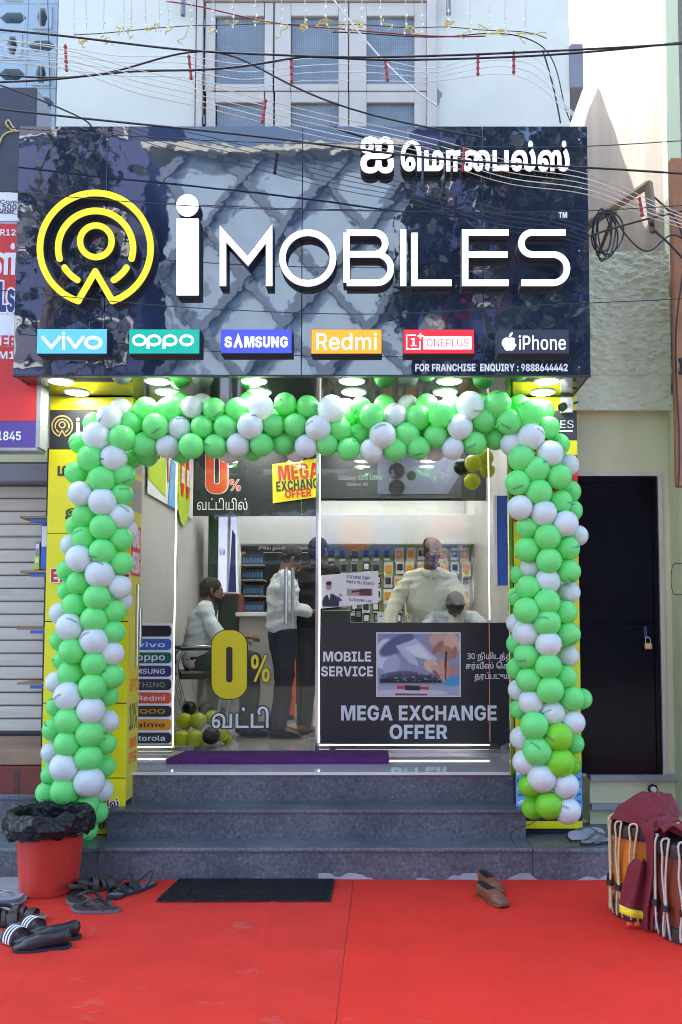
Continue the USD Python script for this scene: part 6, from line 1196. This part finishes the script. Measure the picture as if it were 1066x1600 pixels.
obj('parapet', mirror_box((225, 222, 650, 232), D - .3, D + 8), 'white_wall', ob)
def building(label, b, D0, m, wins, wm='print_slate'):
    t = thing('street_building', label, 'building'); obj('wall', mirror_box(b, D0, D0 + 7), m, t); A, C = VP(b[0], b[3], D0), VP(b[2], b[1], D0)
    nx, nz = wins
    for i in range(nx):
        for j in range(nz):
            x = A[0] + (C[0] - A[0]) * (i + .5) / nx; z = 1.5 + (C[2] - 2.2) * (j + .5) / nz; w = (C[0] - A[0]) / nx * .28
            f = obj('window', bx(x - w, x + w, -D0 + .001, -D0 + .05, z - .6, z + .6), 'white_paint', t); obj('pane', bx(x - w * .86, x + w * .86, -D0 + .052, -D0 + .06, z - .52, z + .52), wm, f)
    obj('cornice', mirror_box((b[0] - 6, b[1] - 8, b[2] + 6, b[1]), D0 - .2, D0 + 7), 'white_paint', t)
mat('navy_paint', (.035, .06, .20), .6, .15, .8)
building('navy blue building across the street beside the lattice front', (-420, 60, 232, 2000), D + 1, 'navy_paint', (5, 5))
building('slate blue building across the street behind the broad tree', (648, 190, 800, 2000), D + 2, 'navy_paint', (2, 5))
building('dark blue building across the street behind the tall thin tree', (800, 260, 1350, 2000), D + 3.5, 'navy_paint', (5, 4))
for l, b, m, D0 in (('red shop board across the street with a white ring', (690, 405, 735, 500), 'print_red', D - .6), ('blue shop board across the street with a red disc', (470, 772, 630, 850), 'print_blue', D - .5), ('teal awning board across the street', (660, 480, 708, 545), 'print_sky', D - .4)):
    t = thing('street_board', l, 'sign'); obj('board', mirror_box(b, D0, D0 + .15), m, t); A, C = VP(b[0], b[3], D0), VP(b[2], b[1], D0); x, z = (A[0] + C[0]) / 2, (A[2] + C[2]) / 2
    obj('post', [bx(A[0] + .1, A[0] + .18, -D0 - .3, -D0 - .16, 0, C[2]), bx(C[0] - .18, C[0] - .1, -D0 - .3, -D0 - .16, 0, C[2])], 'grey_paint', t)
    e = trimesh.creation.extrude_polygon(Point(x, z).buffer(min(C[0] - A[0], C[2] - A[2]) * .42), .02, engine='earcut'); v = e.vertices; obj('disc', trimesh.Trimesh(np.stack([v[:, 0], -D0 + .001 + v[:, 2], v[:, 1]], 1), e.faces[:, ::-1]), 'print_orange_red' if m == 'print_blue' else 'print_white', t)
def VG(px, py, D): q = P(px, py, 2 * YG + D); return np.array([q[0], -D, q[2]])
fb = thing('street_board', 'tall red, white and blue board across the street reading first floor', 'sign'); D2 = D - .8
def facing(shape, m, k, nm):       # lettering that reads towards the shop
    for g_ in [cat_([trimesh.creation.extrude_polygon(g, .01, engine='earcut') for g in geoms(shape)])]:
        v = g_.vertices; return obj(nm, trimesh.Trimesh(np.stack([v[:, 0], -D2 + .003 + .012 * k + v[:, 2], v[:, 1]], 1), g_.faces[:, ::-1]), m, fb)
def gbox(b): A, C = VG(b[0], b[3], D2), VG(b[2], b[1], D2); return A[0], A[2], C[0], C[2]
for b, m in (((672, 805, 762, 842), 'print_red'), ((672, 842, 762, 868), 'print_white'), ((672, 868, 762, 905), 'print_blue'), ((640, 905, 770, 945), 'print_white')):
    q_0 = gbox(b); obj('panel', bx(q_0[0], q_0[2], -D2 - .1, -D2, q_0[1] + .005, q_0[3] - .005), m, fb)
for t_, b, m in (('FOR', (692, 845, 742, 864), 'print_blue'), ('1st FLOOR', (680, 872, 758, 885), 'print_white'), ('2nd FLOOR', (680, 888, 758, 901), 'print_white')):
    facing(affinity.scale(fit(glyphs(t_, 'i', 800), *gbox(b)), -1, 1, origin='center'), m, 1, 'lettering')
q_0 = gbox((728, 812, 750, 836)); facing(Point((q_0[0] + q_0[2]) / 2, (q_0[1] + q_0[3]) / 2).buffer(.22).difference(Point((q_0[0] + q_0[2]) / 2, (q_0[1] + q_0[3]) / 2).buffer(.12)), 'print_white', 1, 'ring')
q_0 = gbox((672, 905, 762, 945)); obj('post', [bx(q_0[0], q_0[0] + .1, -D2 - .25, -D2 - .1, 0, q_0[3] + 1), bx(q_0[2] - .1, q_0[2], -D2 - .25, -D2 - .1, 0, q_0[3] + 1)], 'grey_paint', fb)
def tree(label, px, D0, top_py, spread, seed, nl=5200, low=.35, m='leaf_dark'):
    r = np.random.default_rng(seed); b = VP(px, 1000, D0); hgt = VP(px, top_py, D0)[2]; t = thing('street_tree', label, 'tree', (b[0], -D0, 0))
    tr = [tube(spline([(0, 0, 0), (.1, .05, hgt * .25), (-.05, .1, hgt * .55), (.05, 0, hgt * .9)], 14), np.linspace(.24, .04, 14), 9)]; C = []
    for k in range(16):
        z = hgt * r.uniform(low, .95); a_ = r.uniform(0, 2 * math.pi); L = spread * r.uniform(.5, 1.0) * (1.1 - abs(z / hgt - .6)); e = np.array([L * math.cos(a_), L * math.sin(a_), z + r.uniform(.1, .9)])
        tr.append(tube(spline([(0, .05, z * .85), e * [.5, .5, 1] - [0, 0, .1], e], 8), np.linspace(.08, .02, 8), 6)); C += [(e, r.uniform(.5, 1.0)) for _ in range(2)] + [(e * [.55, .55, 1], r.uniform(.5, .9))]
    obj('trunk', cat_(tr), 'bark', t, smooth=True); V_, F_ = [], []
    idx = r.integers(0, len(C), nl)
    cen = np.array([C[i][0] for i in idx]) + r.normal(0, .45, (nl, 3)) * np.array([C[i][1] for i in idx])[:, None]
    d1 = r.normal(0, 1, (nl, 3)); d1 /= np.linalg.norm(d1, axis=1)[:, None]; d2 = np.cross(d1, r.normal(0, 1, (nl, 3))); d2 /= np.linalg.norm(d2, axis=1)[:, None]
    s = r.uniform(.10, .2, nl)[:, None]; v = np.stack([cen - d1 * s, cen + d2 * s * .45, cen + d1 * s, cen - d2 * s * .45], 1).reshape(-1, 3); f = np.arange(nl * 4).reshape(-1, 4)
    obj('crown', tm((v, f)), m, t)
tree('broad dark green tree across the street before the slate blue building', 790, D - 1.5, 120, 2.6, 3, 6500, .42)
tree('tall thin leafed tree across the street at the far right', 930, D - 1, 160, 1.9, 8, 4500, .4)
tree('small olive green tree across the street before the navy building', 70, D - 1.2, 190, 1.5, 5, 1300, .5)
